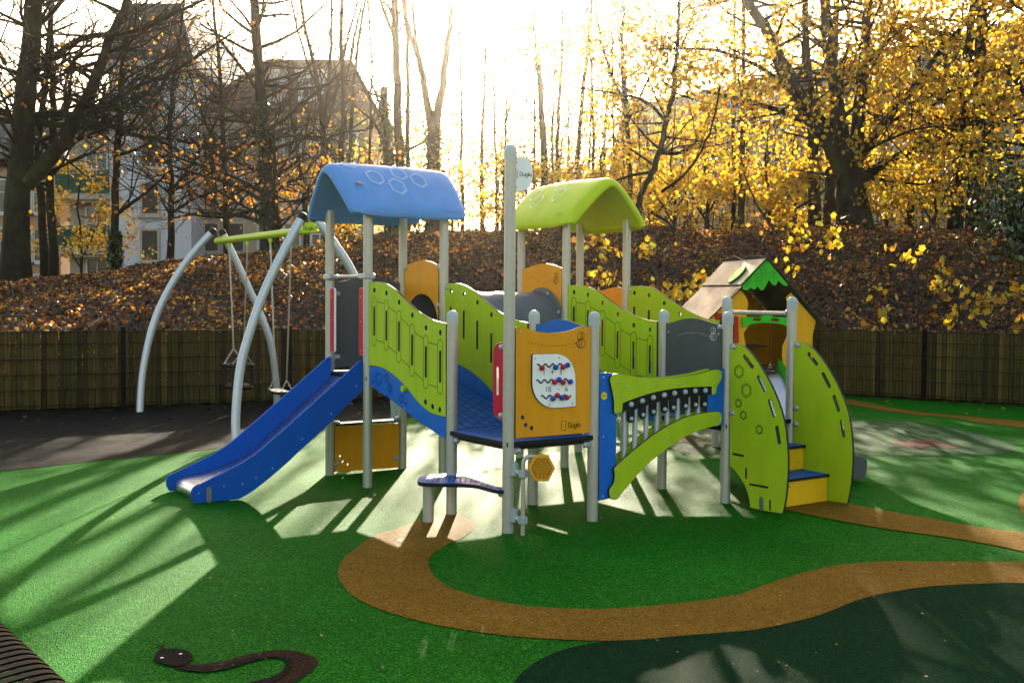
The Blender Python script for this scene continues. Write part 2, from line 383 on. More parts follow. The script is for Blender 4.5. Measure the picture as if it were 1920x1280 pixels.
def strokes_mb(fn, lines, wd, mb=None):
    mb = mb or MB()
    for l in lines:
        closed = len(l) > 2 and math.hypot(l[0][0] - l[-1][0], l[0][1] - l[-1][1]) < 1e-6
        pts = l[:-1] if closed else l; n = len(pts); L = []; Rr = []
        for i in range(n):
            a = pts[i - 1] if (i > 0 or closed) else pts[i]; c = pts[(i + 1) % n] if (i < n - 1 or closed) else pts[i]
            tx, ty = c[0] - a[0], c[1] - a[1]; q = math.hypot(tx, ty) or 1
            L.append(fn(pts[i][0] - ty / q * wd / 2, pts[i][1] + tx / q * wd / 2)); Rr.append(fn(pts[i][0] + ty / q * wd / 2, pts[i][1] - tx / q * wd / 2))
        m = n if closed else n - 1
        mb.add(L + Rr, [(i, (i + 1) % n, n + (i + 1) % n, n + i) for i in range(m)])
    return mb
def strokes(name, pl, lines, wd, off, mat, parent):
    return strokes_mb(lambda a, b: pl.P(a, b, off), lines, wd).build(name, mat, parent)
def hexagon(c, r, ry=None, rot=0):
    return [(c[0] + r * math.sin(math.pi / 3 * k + rot), c[1] + (ry or r) * math.cos(math.pi / 3 * k + rot)) for k in range(7)]
def screws(pl, pts, off, parent, r=0.008):
    mb = MB()
    for a, z in pts: mb.dome(pl.P(a, z, off), pl.n, r, r * 0.7, 8, 3)
    o = mb.build('screw', 'screw', parent, True); o['kind'] = 'stuff'; return o
def text_mesh(name, txt, size, fn, mat, parent, squeeze=1.0):
    """flat lettering laid on a plane: fn(x, y) gives the 3D point, text centred on 0,0"""
    cu = bpy.data.curves.new('t', 'FONT'); cu.body = txt; cu.size = size; cu.align_x = 'CENTER'; cu.align_y = 'CENTER'; cu.resolution_u = 3
    ob = bpy.data.objects.new('t', cu); COL.objects.link(ob); bpy.context.view_layer.update()
    me = bpy.data.meshes.new_from_object(ob.evaluated_get(bpy.context.evaluated_depsgraph_get()))
    vs = [fn(v.co.x * squeeze, v.co.y) for v in me.vertices]; fs = [tuple(q.vertices) for q in me.polygons]
    bpy.data.objects.remove(ob); bpy.data.curves.remove(cu); bpy.data.meshes.remove(me)
    mb = MB(); mb.add(vs, fs); return mb.build(name, mat, parent)
def wordmark(pl, c, h, off, mat, parent, icon=True, flip=1):
    """maker's wordmark: rounded letters with a small smile under the g, and the outlined initial before it"""
    w_ = h * 0.62; g = h * 0.2; lw = h * 0.17
    def arc(cx_, cy_, r, a0, a1, n=8): return [(cx_ + r * math.cos(math.radians(a0 + (a1 - a0) * k / n)), cy_ + r * math.sin(math.radians(a0 + (a1 - a0) * k / n))) for k in range(n + 1)]
    x = 0; L = []
    L.append([(x, 0), (x, h), (x + w_ * .7, h), (x + w_ * .95, h * .8), (x + w_ * .8, h * .5), (x + w_ * .95, h * .22), (x + w_ * .7, 0), (x, 0)]); x += w_ + g
    L.append([(x, h * .62), (x, h * .15), (x + w_ * .25, 0), (x + w_ * .6, 0), (x + w_ * .8, h * .15), (x + w_ * .8, h * .62)]); x += w_ * .8 + g
    L.append(arc(x + w_ * .4, h * .3, h * .29, 0, 360, 12)); L.append(arc(x + w_ * .4, -h * .05, h * .27, 200, 340)); x += w_ * .8 + g
    L.append([(x, h), (x, 0)]); x += g
    L.append(arc(x + w_ * .45, h * .3, h * .29, 0, 360, 12)); x += w_ * .9
    tot = x
    if icon:
        k = h * 1.9; ox = -k * .95; oy = h * .45 - k / 2
        strokes('initial_outline', pl, [[(c[0] + flip * (a - tot / 2), c[1] - h / 2 + b) for a, b in [(ox, oy), (ox, oy + k), (ox + k * .55, oy + k), (ox + k * .66, oy + k * .85), (ox + k * .52, oy + k * .5), (ox + k * .66, oy + k * .15), (ox + k * .55, oy), (ox, oy)]]], h * 0.11, off, mat, parent)
    return strokes('lettering', pl, [[(c[0] + flip * (a - tot / 2), c[1] - h / 2 + b) for a, b in l] for l in L], lw, off, mat, parent)
def bee(pl, c, s, off, mat, parent, dash_pts, flip=1):
    L = []
    el = lambda x, y, rx, ry, n=18: [(c[0] + flip * s * (x + rx * math.cos(2 * math.pi * k / n)), c[1] + s * (y + ry * math.sin(2 * math.pi * k / n))) for k in range(n)] 
    for e in (el(0, 0, 1, .85), el(-.25, 1.35, .52, .72), el(.35, 1.4, .38, .62)): L.append(e + [e[0]])
    for x0, b in ((-.5, .62), (-.2, .8), (.25, .8)):
        L.append([(c[0] + flip * s * (x0 - .12 * (1 - (y / b) ** 2)), c[1] + s * y) for y in [b * k / 4 for k in range(-4, 5)]])
    L.append([(c[0] + flip * s * x, c[1] + s * y) for x, y in ((-.95, .2), (-1.5, .05), (-.95, -.15))])
    L.append([(c[0] + flip * s * .55, c[1] + s * .2), (c[0] + flip * s * .68, c[1] + s * .2)])
    strokes('bee_engraving', pl, L, s * 0.11, off, mat, parent); L = []
    q = crom(dash_pts, 12)
    d = 0; seg = []; on = True; step = s * .34
    for a, b in zip(q[:-1], q[1:]):
        seg.append(a); d += math.hypot(b[0] - a[0], b[1] - a[1])
        if d > step:
            if on and len(seg) > 1: L.append(seg)
            on = not on; d = 0; seg = [a]
    o = strokes('flight_line', pl, L, s * 0.1, off, mat, parent); o['kind'] = 'stuff'

# ================================================================== the setting: ground
def sheet(name, pts, z, mat, n_sub=None):
    me = bpy.data.meshes.new(name); pts = clean(pts)
    tri = tessellate_polygon([[Vector((x, y, 0)) for x, y in pts]])
    me.from_pydata([(x, y, z) for x, y in pts], [], [tuple(f) for f in tri])
    bm = bmesh.new(); bm.from_mesh(me)
    for f in bm.faces:
        if f.normal.z < 0: f.normal_flip()
    bm.to_mesh(me); bm.free()
    me.materials.append(M[mat]); o = link(name, me); o['kind'] = 'structure'; return o
def gpts(px): return [tuple(gp(u, v)[:2]) for u, v in px]

# fence line in plan (left to right), the rubber play surface lies in front of it
FENCE = crom([(-12.5, 10.6), (-9.4, 12.6), (-6.55, 14.0), (-5.2, 14.65), (-3.28, 15.67), (-0.8, 16.7), (2.0, 17.5), (4.0, 17.85), (5.28, 17.5), (6.3, 16.75), (7.45, 15.95), (9.6, 13.8), (11.5, 10.5)], 6)
sheet('ground', [(-400, -400), (400, -400), (400, 900), (-400, 900)], -0.012, 'ground_soil')
surf = [(x, y) for x, y in FENCE] + [(12.5, 4), (11, -6), (-11, -6), (-13, 4)]
sheet('play_surface', surf, 0.0, 'rubber_green')
bl = crom(gpts([(-420, 925), (-200, 905), (0, 884), (100, 873), (200, 862), (300, 853), (400, 842), (440, 836), (540, 818), (640, 800), (760, 784), (860, 768)]), 4)
sheet('swing_surface', bl + [(0.3, 17.0), (-0.8, 16.69)] + [q for q in FENCE[::-1] if q[0] < -0.85], 0.004, 'rubber_black')
outer = crom(gpts([(748, 990), (700, 1005), (664, 1031), (642.7, 1048), (634, 1069), (636, 1086), (651, 1108), (681, 1129), (728, 1148), (783.6, 1164), (839, 1176), (907.5, 1186.7), (984, 1195), (1070, 1200), (1134, 1201.6), (1198, 1199.5), (1283, 1192), (1347, 1186.7), (1420, 1180), (1510, 1161), (1556, 1146), (1601, 1128), (1646.7, 1114.7), (1740, 1100), (1855, 1094), (1920, 1093.5), (2200, 1100), (2600, 1120)]), 4)
inner = crom(gpts([(2600, 1070), (2200, 1058), (1920, 1053.5), (1855, 1053.5), (1692, 1052.5), (1601, 1056), (1556, 1062.5), (1488, 1078.5), (1420, 1102), (1390, 1113), (1326, 1124.7), (1240.5, 1134.5), (1176.5, 1139.7), (1112, 1142), (1048, 1140.5), (984, 1136), (924.5, 1125.6), (873, 1112), (839, 1099), (815.6, 1082), (806, 1067), (804, 1052), (813.5, 1037), (837, 1022), (868, 1008), (890, 988), (884, 974), (850, 964), (805, 968)]), 4)
sheet('ochre_path', outer + inner, 0.004, 'rubber_ochre')
sheet('stair_path', crom(gpts([(1470, 958), (1479, 958), (1556, 974), (1646.7, 990), (1737, 1002.7), (1805, 1012.6), (1873, 1025), (1960, 1043), (2200, 1085)]), 4) + crom(gpts([(2400, 1040), (2100, 1022), (1920, 999), (1828, 988), (1737, 972), (1637.6, 954), (1574, 942), (1540, 938), (1480, 944)]), 4), 0.0065, 'rubber_ochre')
sheet('back_path', crom(gpts([(1400, 745), (1500, 750), (1585, 756.7), (1646.7, 768), (1715, 777), (1783, 782.5), (1828, 790.6), (1873, 796.5), (1920, 803), (2100, 830)]), 4) + crom(gpts([(2150, 812), (1920, 790), (1873, 786), (1783, 778), (1715, 771.6), (1656, 761), (1583, 747.6), (1500, 741), (1400, 737)]), 4), 0.004, 'rubber_ochre')
sheet('path_bend', crom(gpts([(1990, 905), (1940, 910), (1920, 922), (1912, 933), (1909.6, 945), (1914, 958), (1920, 964), (1960, 975), (2030, 978), (2060, 940)]), 4, True), 0.0055, 'rubber_ochre')
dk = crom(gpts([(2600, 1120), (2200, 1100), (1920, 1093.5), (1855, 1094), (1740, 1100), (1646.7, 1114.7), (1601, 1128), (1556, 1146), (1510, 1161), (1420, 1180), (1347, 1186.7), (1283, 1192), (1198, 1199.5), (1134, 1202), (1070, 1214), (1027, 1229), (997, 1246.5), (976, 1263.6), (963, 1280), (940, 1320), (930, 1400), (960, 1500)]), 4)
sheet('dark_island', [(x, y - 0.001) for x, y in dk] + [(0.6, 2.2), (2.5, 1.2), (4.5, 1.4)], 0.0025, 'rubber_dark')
c0 = gp(1575, 824); 
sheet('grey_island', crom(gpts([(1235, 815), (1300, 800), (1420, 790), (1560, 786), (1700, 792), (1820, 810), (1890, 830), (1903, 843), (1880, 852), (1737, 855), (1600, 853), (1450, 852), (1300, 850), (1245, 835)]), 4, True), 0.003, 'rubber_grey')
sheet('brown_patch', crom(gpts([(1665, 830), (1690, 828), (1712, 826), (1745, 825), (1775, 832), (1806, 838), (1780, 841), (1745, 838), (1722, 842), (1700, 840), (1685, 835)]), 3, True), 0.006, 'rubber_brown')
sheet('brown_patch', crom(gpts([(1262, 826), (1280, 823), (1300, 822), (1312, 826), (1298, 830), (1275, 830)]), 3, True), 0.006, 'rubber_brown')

# snake inlaid in the rubber
snake = empty('snake_inlay', gp(330, 1236), 'dark brown snake inlaid in the green rubber ground', 'ground picture')
def ribbon(cl, wd):
    L, Rr = [], []
    for i, (x, y) in enumerate(cl):
        a, b = cl[max(i - 1, 0)], cl[min(i + 1, len(cl) - 1)]; tx, ty = b[0] - a[0], b[1] - a[1]; q = math.hypot(tx, ty)
        L.append((x - ty / q * wd[i] / 2, y + tx / q * wd[i] / 2)); Rr.append((x + ty / q * wd[i] / 2, y - tx / q * wd[i] / 2))
    return L + Rr[::-1]
def zg(pts): return gpts([(x / 3, 1100 + y / 3) for x, y in pts])
def inlay(name, pts, z, mat):
    mb = MB(); pts = clean(pts); tri = tessellate_polygon([[Vector((x, y, 0)) for x, y in pts]])
    mb.add([(x, y, z) for x, y in pts], [tuple(f) for f in tri]); return mb.build(name, mat, snake)
body = zg([(1040, 430), (1090, 438), (1180, 430), (1300, 408), (1420, 378), (1540, 358), (1640, 362), (1740, 385), (1788, 415), (1770, 460), (1720, 500), (1640, 545), (1500, 600), (1300, 680)])
inb = zg([(1300, 600), (1400, 545), (1500, 520), (1570, 490), (1605, 455), (1605, 425), (1570, 405), (1500, 405), (1400, 430), (1280, 465), (1180, 482), (1090, 480), (1000, 465), (960, 440)])
inlay('snake_body', crom(body, 4) + crom(inb, 4), 0.004, 'rubber_snake')
in2 = zg([(1060, 446), (1180, 455), (1300, 432), (1420, 408), (1520, 394), (1600, 396), (1640, 420), (1640, 460), (1600, 505), (1520, 545), (1400, 590)])
in3 = zg([(1300, 600), (1400, 545), (1500, 520), (1570, 490), (1605, 455), (1605, 425), (1570, 405), (1500, 405), (1400, 430), (1280, 465), (1180, 482), (1090, 480), (1000, 465)])
inlay('snake_belly', crom(in2, 4) + crom(in3, 4), 0.0065, 'rubber_belly')
inlay('snake_head', crom(zg([(868, 400), (880, 375), (915, 356), (970, 353), (1030, 358), (1075, 380), (1086, 405), (1060, 430), (1010, 452), (950, 448), (895, 435), (870, 418)]), 4, True), 0.008, 'rubber_belly')
for e in ((911, 410), (1016, 388)): inlay('eye', circle(zg([e])[0], 0.0075, 10), 0.0105, 'white_board')
inlay('tongue', ribbon(zg([(925, 360), (912, 345), (900, 335), (880, 325), (858, 320)]), [0.02, 0.016, 0.012, 0.008, 0.003]), 0.0055, 'rubber_snake')
inlay('tongue', ribbon(zg([(910, 343), (912, 330), (922, 318)]), [0.012, 0.01, 0.003]), 0.0058, 'rubber_snake')

# ================================================================== play structure
TH, S, RL = 0.60252, 0.71005, 1.30424
e2 = Vector((math.cos(TH), math.sin(TH))); e1 = Vector((-math.sin(TH), math.cos(TH)))
A = Vector((-1.16053, 8.81663)); G2 = Vector((0.48577, 9.92859))
B, D, C = A + e1 * S, A + e2 * S, A + (e1 + e2) * S
E_, H = A - e1 * RL, D - e1 * RL
T_, I_ = E_ - e1 * S, H - e1 * S
G1, G4 = G2 + e1 * S, G2 + e2 * S
G3 = G1 + e2 * S
J, Mm = G2 - e1 * RL, G4 - e1 * RL
K, N = J - e1 * S, Mm - e1 * S
ps = empty('play_structure', (T_.x, T_.y, 0), 'large lime, orange and blue climbing frame with two curved roofs and slides', 'climbing frame')
PR = 0.038
V3 = lambda q, z: Vector((q[0], q[1], z))
E1, E2 = V3(e1, 0), V3(e2, 0)
DHI, DLO = 0.9, 0.6

# posts with dome caps
def post(q, h, cap=True):
    mb = MB(); mb.tube([V3(q, -0.02), V3(q, h)], PR, 24)
    o = mb.build('post', 'post', ps, True)
    if cap:
        c = MB(); c.tube([V3(q, h - 0.05), V3(q, h + 0.006)], PR + 0.0035, 24); c.dome(V3(q, h + 0.006), (0, 0, 1), PR + 0.0035, 0.042, 24, 6)
        c.build('cap', 'cap', o, True)
    return o
for q in (E_, H, I_, J, K): post(q, 1.402)
for q in (Mm, N): post(q, 1.517)
post(T_, 2.489)
for q in (A, B, C, D, G1, G2, G3, G4): post(q, 2.27, False)
stump = gp(803, 978)
post((stump.x, stump.y), 0.27, False)

# clamps: one mesh, many places
cm = MB(); cm.box((0.055, 0, 0), 0.07, 0.026, 0.044, ch=0.008); cm.dome((0.075, -0.013, 0), (0, -1, 0), 0.02, 0.012, 12, 3); cm.dome((0.075, -0.022, 0), (0, -1, 0), 0.009, 0.008, 8, 3)
c_ob = cm.build('clamp', 'cast', None, True); clamp_me = c_ob.data; bpy.data.objects.remove(c_ob)
def clamp(q, z, d, flip=False):
    o = link('clamp', clamp_me, ps); o.location = V3(q, z) - ps.location
    a = math.atan2(d[1], d[0]); o.rotation_euler = (0, 0, a)
    if d[0] < 0: o.rotation_euler = (math.pi, 0, a)
    return o

# --- ramps: lime side boards over blue stringers (board traced on A-E, the other three are alike)
PAE = Pl(A, E_); k3 = (580, 500, 0.21875)
top = crom(zp(PAE, *k3, [(517, 130), (600, 132), (650, 140), (700, 165), (760, 210), (820, 270), (880, 325), (940, 380), (1000, 420), (1060, 452), (1120, 472), (1180, 485)]), 4)
mid = crom(zp(PAE, *k3, [(517, 848), (570, 850), (620, 860), (680, 890), (740, 935), (800, 990), (850, 1045), (900, 1110), (950, 1170), (1000, 1215), (1050, 1250), (1110, 1272), (1180, 1288)]), 4)
low = zp(PAE, 0, 0, 1, [(693, 721), (698, 723), (702.5, 728.6), (733, 748), (773, 780), (823, 815), (838, 823)])
slots = [(565, 343, 588), (669, 378, 627), (777, 470, 722), (890, 585, 842), (1008, 683, 946), (1131, 722, 990)]
caps_ = [(253, 680), (285, 717), (376, 820), (490, 940), (586, 1044), (622, 1092)]
dots = [(566, 202), (670, 226), (779, 305), (892, 415), (1009, 523), (1133, 565), (1005, 1157), (1066, 1197), (1128, 1223)]
lines = [((588, 300), (645, 313)), ((690, 345), (755, 395)), ((802, 445), (868, 510)), ((914, 563), (985, 615)), ((1035, 650), (1107, 670)), ((588, 630), (645, 650)), ((690, 685), (755, 742)), ((800, 790), (868, 858)), ((914, 907), (985, 972)), ((1035, 1008), (1105, 1033))]
z3 = lambda x, y: zp(PAE, *k3, [(x, y)])[0]
H_slot, H_cap = [], []
for (x, a, b), (c_, d_) in zip(slots, caps_):
    p_, q_ = z3(x, a), z3(x, b); H_slot.append(capsule((p_[0], p_[1] - 0.009), (p_[0], q_[1] + 0.009), 0.0125))
    p_, q_ = z3(x, c_), z3(x, d_); l_ = capsule((p_[0], p_[1] - 0.034), (p_[0], q_[1] + 0.034), 0.034, 8); H_cap.append(l_ + [l_[0]])
H_dot = [circle(z3(*q), 0.018, 12) for q in dots]
L_lin = [[z3(*a), z3(*b)] for a, b in lines]
hexs = [((600, 958), 0.055), ((665, 953), 0.036), ((693, 1040), 0.036), ((795, 1130), 0.036)]
bars = [((545, 980), (558, 992)), ((679, 1095), (679, 1112)), ((822, 1164), (843, 1176))]
def ramp_board(pl, front):
    o = plate('side_board', pl, top + mid[::-1], H_slot + H_dot, 0.018, 0.009, ('lime', 'core'), ps)
    sub = mid + low[::-1]
    st = plate('stringer', pl, [(a, z - 0.0005) for a, z in sub], (), 0.02, 0.004, ('blue', 'core'), ps)
    if front:
        strokes('engraved_line', pl, H_cap + L_lin, 0.006, 0.0102, 'dark_olive', o)
        for c_, r in hexs: strokes('engraved_hexagon', pl, [hexagon(z3(*c_), r, r * 1.05), hexagon(z3(*c_), r * 0.76, r * 0.8)], 0.005, 0.0052, 'dark_blue', st)
        for a, b in bars: strokes('slit', pl, [[z3(*a), z3(*b)]], 0.013, 0.0054, 'ink', st)
        mb = MB(); q = z3(824, 1043); mb.tube([pl.P(*q, 0.005), pl.P(*q, 0.03)], 0.026, 16); mb.build('round_clip', ['beam_lime'], st, True, 50)
        pts = [z3(*q) for q in ((535, 165), (1168, 525), (535, 820), (1163, 1255), (535, 885), (545, 1025), (824, 1212))]
        screws(pl, pts, 0.009, o, 0.006)
    return o
ramp_board(PAE, True); ramp_board(Pl(D, H), False); ramp_board(Pl(G2, J), True); ramp_board(Pl(G4, Mm), False)
for q, z in ((D, 1.62), (D, 1.05), (G4, 1.62), (G4, 1.05), (H, 1.27), (Mm, 1.27)): clamp(q, z, -e1 if q in (D, G4) else e1)

def deck(pts, z, name='deck', th=0.035):
    """grooved blue floor board with a dark edge"""
    fn = lambda a, b, o: Vector((a, b, z + o))
    o = plate_mb(fn, pts, (), th, 0.004).build(name, ['deck_blue', 'black'], ps)
    return o
def grooves(P00, u, v, nu, nv, Lu, Lv, fn, parent, wd=0.009):
    """broken anti-slip grooves in a brick pattern"""
    ls = []
    for i in range(1, nu):
        ls.append([(Lu * i / nu, 0.015), (Lu * i / nu, Lv - 0.015)])
        for j in range(nv):
            y = Lv * (j + (0.5 if i % 2 else 0)) / nv
            if 0.02 < y < Lv - 0.02: ls.append([(Lu * (i - 1) / nu + 0.006, y), (Lu * i / nu - 0.006, y)])
    return strokes_mb(fn, ls, wd).build('groove', 'ink', parent)
ex = 0.03
def square(P, a, b, s=S, x=ex): return [tuple(P - a * x - b * x), tuple(P + a * (s + x) - b * x), tuple(P + a * (s + x) + b * (s + x)), tuple(P - a * x + b * (s + x))]
for P, z in ((T_, DLO), (A, DHI), (G2, DHI), (K, DLO)):
    d_ = deck(square(P, e2, e1), z)
    grooves(None, None, None, 9, 7, S, S, lambda a, b, P=P, z=z: V3(P + e2 * a + e1 * b, z + 0.0012), d_)
    fr = MB()
    for a_, b_, dd in ((P, P + e2 * S, e1), (P + e1 * S, P + (e1 + e2) * S, -e1), (P, P + e1 * S, e2), (P + e2 * S, P + (e1 + e2) * S, -e2)):
        m_ = (a_ + b_) / 2 + dd * 0.012; dr = V3((b_ - a_).normalized(), 0)
        fr.box(V3(m_, z - 0.048), S - 0.09, 0.03, 0.022, dr, Vector((-dr.y, dr.x, 0)), None, 0.004)
    fr.build('deck_frame', 'black', ps)
for P in (E_, J):                                              # sloping ramp floors
    fn = lambda a, b, o, P=P: V3(P + e2 * (a) + e1 * b, DLO - 0.005 + (DHI - DLO) * b / RL + o)
    o = plate_mb(fn, [(0.02, 0.03), (S - 0.02, 0.03), (S - 0.02, RL - 0.03), (0.02, RL - 0.03)], (), 0.03, 0.003).build('ramp_floor', ['deck_blue', 'black'], ps)
    grooves(None, None, None, 9, 12, S, RL, lambda a, b, fn=fn: fn(a, b, 0.0015), o)
for q, z, d_ in ((E_, 0.535, -e1), (I_, 0.535, -e2), (T_, 0.535, e2), (K, 0.535, e2), (N, 0.56, -e1)): clamp(q, z, d_)

# --- orange counting panel between the tall post and the right low post
PTI = Pl(T_, I_); k4 = (900, 540, 0.234375); z4 = lambda x, y, o=0: zp(PTI, *k4, [(x, y)], o)[0]
topc = crom([z4(*q) for q in ((279, 315), (330, 312), (370, 320), (430, 340), (500, 352), (580, 358), (660, 350), (730, 335), (790, 312), (840, 305), (884, 308))], 4)
abp = plate('counting_panel', PTI, topc + [z4(877, 1155), z4(277, 1202)], [circle(z4(*q), 0.013, 12) for q in ((334, 1033), (357, 1093), (406, 1118))], 0.018, 0.009, ('orange', 'core'), ps)
screws(PTI, [z4(*q) for q in ((319, 352), (845, 343), (312, 1165), (838, 1125))], 0.009, abp)
bee(PTI, z4(800, 443), 0.038, 0.0102, 'ink', abp, [z4(*q) for q in ((372, 433), (440, 448), (520, 459), (600, 461), (680, 453), (735, 441))])
wordmark(PTI, z4(748, 1090), 0.034, 0.0102, 'ink', abp)
WP = [(417, 535), (422, 527), (500, 525), (600, 523)]
wp = [z4(*q, 0.02) for q in WP] + crom([z4(*q, 0.02) for q in ((610, 523), (650, 532), (690, 552), (725, 590), (748, 640), (760, 690), (763, 740))], 3) + [z4(*q, 0.02) for q in ((764, 935), (758, 945), (680, 953))] + crom([z4(*q, 0.02) for q in ((600, 958), (560, 956), (520, 942), (480, 915), (450, 880), (428, 835), (416, 780), (414, 720))], 3)
wpl = plate('bead_board', PTI, wp, (), 0.015, 0.024, ('white_board', 'core'), abp)
zb = lambda x, y: z4(x, y, 0.024)
screws(PTI, [zb(*q) for q in ((443, 560), (633, 553), (555, 932), (740, 919))], 0.024, abp)
def wave(x0, y0, x1, y1, n): return [zb(x0 + (x1 - x0) * k / (n * 8), y0 + (y1 - y0) * k / (n * 8) - 13 * math.sin(2 * math.pi * k / 8 + .6)) for k in range(n * 8 + 1)]
strokes('bead_track', PTI, [wave(455, 622, 690, 615, 4), wave(450, 748, 730, 735, 5), wave(488, 872, 728, 864, 4)], 0.011, 0.0252, 'ink', abp)
for x, y, c_ in ((488, 638, 'red'), (596, 633, 'blue'), (656, 630, 'red'), (692, 614, 'blue'), (588, 751, 'red'), (624, 730, 'blue'), (656, 753, 'red'), (714, 748, 'blue'), (575, 882, 'blue'), (610, 856, 'red'), (648, 875, 'blue'), (685, 873, 'red')):
    mb = MB(); mb.ball(PTI.P(*zb(x, y), 0.038), 0.0185, 16, 10); mb.build('bead', 'bead_' + c_, abp, True)
for s_, x, y, h in (('1', 512, 675, 0.05), ('+', 578, 675, 0.055), ('3', 645, 675, 0.05), ('10', 545, 810, 0.05), ('-', 627, 802, 0.055), ('6', 690, 806, 0.05)):
    c_ = zb(x, y); text_mesh('numeral', s_, h, lambda a, b, c_=c_: PTI.P(c_[0] + a, c_[1] + b, 0.0256), 'ink', abp)

# --- red grab board at the tall post, red grab strips beside the slide, top bar over the slide
PTE = Pl(T_, E_)
zr = lambda x, y: zp(PTE, *k4, [(x, y)])[0]
rd = crom([zr(*q) for q in ((200, 430), (185, 432), (150, 440), (124, 470), (113, 520), (113, 700), (113, 960), (124, 1012), (150, 1040), (180, 1050), (200, 1050))], 3)
gb = plate('grab_board', PTE, rd, [capsule(zr(150, 640), zr(150, 842), 0.011)], 0.018, 0.009, ('red', 'white_board'), ps)
clamp(T_, zr(165, 470)[1], -e1 if False else e1); clamp(T_, zr(165, 1015)[1], e1)
PAB = Pl(A, B)
for s_, n_ in ((PR + 0.004, 1), (S - PR - 0.088, 1)):
    zt, zl = PAB.uv(680, 540)[1], PAB.uv(680, 665)[1]
    g_ = plate('grab_strip', PAB, [(s_, zl + .01), (s_ + .01, zl), (s_ + 0.074, zl), (s_ + 0.084, zl + .01), (s_ + 0.084, zt - .01), (s_ + 0.074, zt), (s_ + .01, zt), (s_, zt - .01)], (), 0.018, 0.018, ('red', 'white_board'), ps)
    screws(PAB, [(s_ + 0.05, zt - 0.07), (s_ + 0.05, (zt + zl) / 2), (s_ + 0.05, zl + 0.03)], 0.018, g_, 0.006)
mb = MB(); zb_ = 1.703
mb.tube([V3(A, zb_), V3(B, zb_)], 0.015, 12); bar = mb.build('top_bar', 'post', ps, True)
for q, s_ in ((A, 1), (B, -1)):
    mb = MB(); mb.box(V3(q, zb_) + V3(e1, 0) * 0.02 * s_, 0.13, 0.095, 0.045, E1, E2, None, 0.008); mb.build('bar_clamp', 'cast', bar)

# --- grey wave panel and orange arch panels round the towers
def panel_px(name, pl, toppx, zbot, mats, holes=(), n=4, sh=(0.042, 0.042)):
    tp = crom([pl.uv(*q) for q in toppx], n); s0, s1 = sorted((tp[0][0], tp[-1][0]))
    if tp[0][0] > tp[-1][0]: tp = tp[::-1]
    return plate(name, pl, tp + [(tp[-1][0], zbot), (tp[0][0], zbot)], holes, 0.018, 0.009, mats, ps)
PBC = Pl(B, C)
panel_px('wave_panel', PBC, [(628, 528), (643, 527), (655, 523), (668, 518), (685, 515), (705, 519), (722, 525), (738, 529), (750, 530)], 0.93, ('grey_board', 'core'))
clamp(B, 1.56, e2); clamp(B, 1.02, e2); clamp(C, 1.52, -e2)
PCD = Pl(D, C)
zc = 1.29; TR = 0.275
topcd = [(824, 500), (816, 494), (806, 490), (794, 488.5), (782, 490), (770, 494.5), (760, 499)]
panel_px('arch_panel', PCD, topcd, 0.93, ('orange', 'core'), [circle((S / 2, zc), TR, 28)])
for q, d_ in ((C, -e1), (D, e1)): clamp(q, 1.79, d_); 
clamp(D, 1.47, e1)
PG12 = Pl(G2, G1)
og = panel_px('arch_panel', PG12, [(1055, 502), (1050, 501), (1040, 497), (1030, 494.5), (1018, 494), (1004, 497), (992, 501.5), (986, 504), (981, 505)], 0.93, ('orange', 'core'), [circle((S / 2, zc), TR, 28)])
bc = PG12.uv(1044, 526)
bee(PG12, bc, 0.035, 0.0102, 'ink', og, [PG12.uv(*q) for q in ((988, 522), (1000, 520), (1012, 527), (1024, 531), (1037, 524))], -1)
PG34 = Pl(G3, G4)
panel_px('arch_panel', PG34, [(1095, 545), (1112, 546), (1130, 544), (1145, 540), (1158, 538), (1168, 540)], 0.93, ('orange', 'core'))
PG13 = Pl(G1, G3)

# --- crawl tunnel between the two roofed towers
cA, cB = (C + D) / 2 + e2 * 0.0, (G1 + G2) / 2
tn = MB(); nseg = 26; pts_ = []; rad_ = []
Lt = (cB - cA).length
for i in range(nseg + 1):
    f_ = i / nseg; pts_.append(V3(cA + (cB - cA) * (0.015 + 0.97 * f_), zc)); rad_.append(0.292 + (0.008 if (i // 3) % 2 else 0.0))
tn.tube(pts_, rad_, 40, False); tn.tube(pts_[::-1], [0.27] * len(pts_), 40, False)
tun = tn.build('tunnel', 'tunnel', ps, True, 60)
for c_, s_ in ((cA, 1), (cB, -1)):
    fl = MB(); vs = []; n_ = 40
    ring = [(0.27, 0.012), (0.338, 0.012), (0.345, 0.02), (0.338, 0.03), (0.27, 0.032)]
    for rr, dd in ring:
        for k in range(n_):
            a = 2 * math.pi * k / n_; vs.append(V3(c_ + e2 * dd * s_ + e1 * rr * math.cos(a), zc + rr * math.sin(a)))
    fl.add(vs, [(i * n_ + k, i * n_ + (k + 1) % n_, ((i + 1) % 5) * n_ + (k + 1) % n_, ((i + 1) % 5) * n_ + k) for i in range(5) for k in range(n_)])
    f_o = fl.build('flange', 'tunnel', tun, True, 50)
    for k in range(8):
        a = math.pi / 8 + math.pi / 4 * k; mb = MB(); mb.dome(V3(c_ + e2 * 0.032 * s_ + e1 * 0.31 * math.cos(a), zc + 0.31 * math.sin(a)), E2 * s_, 0.017, 0.014, 12, 3)
        mb.build('dome_nut', 'cast', tun, True)
hx = []
for k in range(5):
    for j in range(2):
        hx.append(hexagon((0.16 + 0.24 * k, 0.55 + 0.32 * j + (0.16 if k % 2 else 0)), 0.13, 0.15))
def on_tube(a, b):
    ang = -b / 0.3 + 0.2; return V3(cA + e2 * a - e1 * 0.302 * math.cos(ang), zc - 0.302 * math.sin(ang))
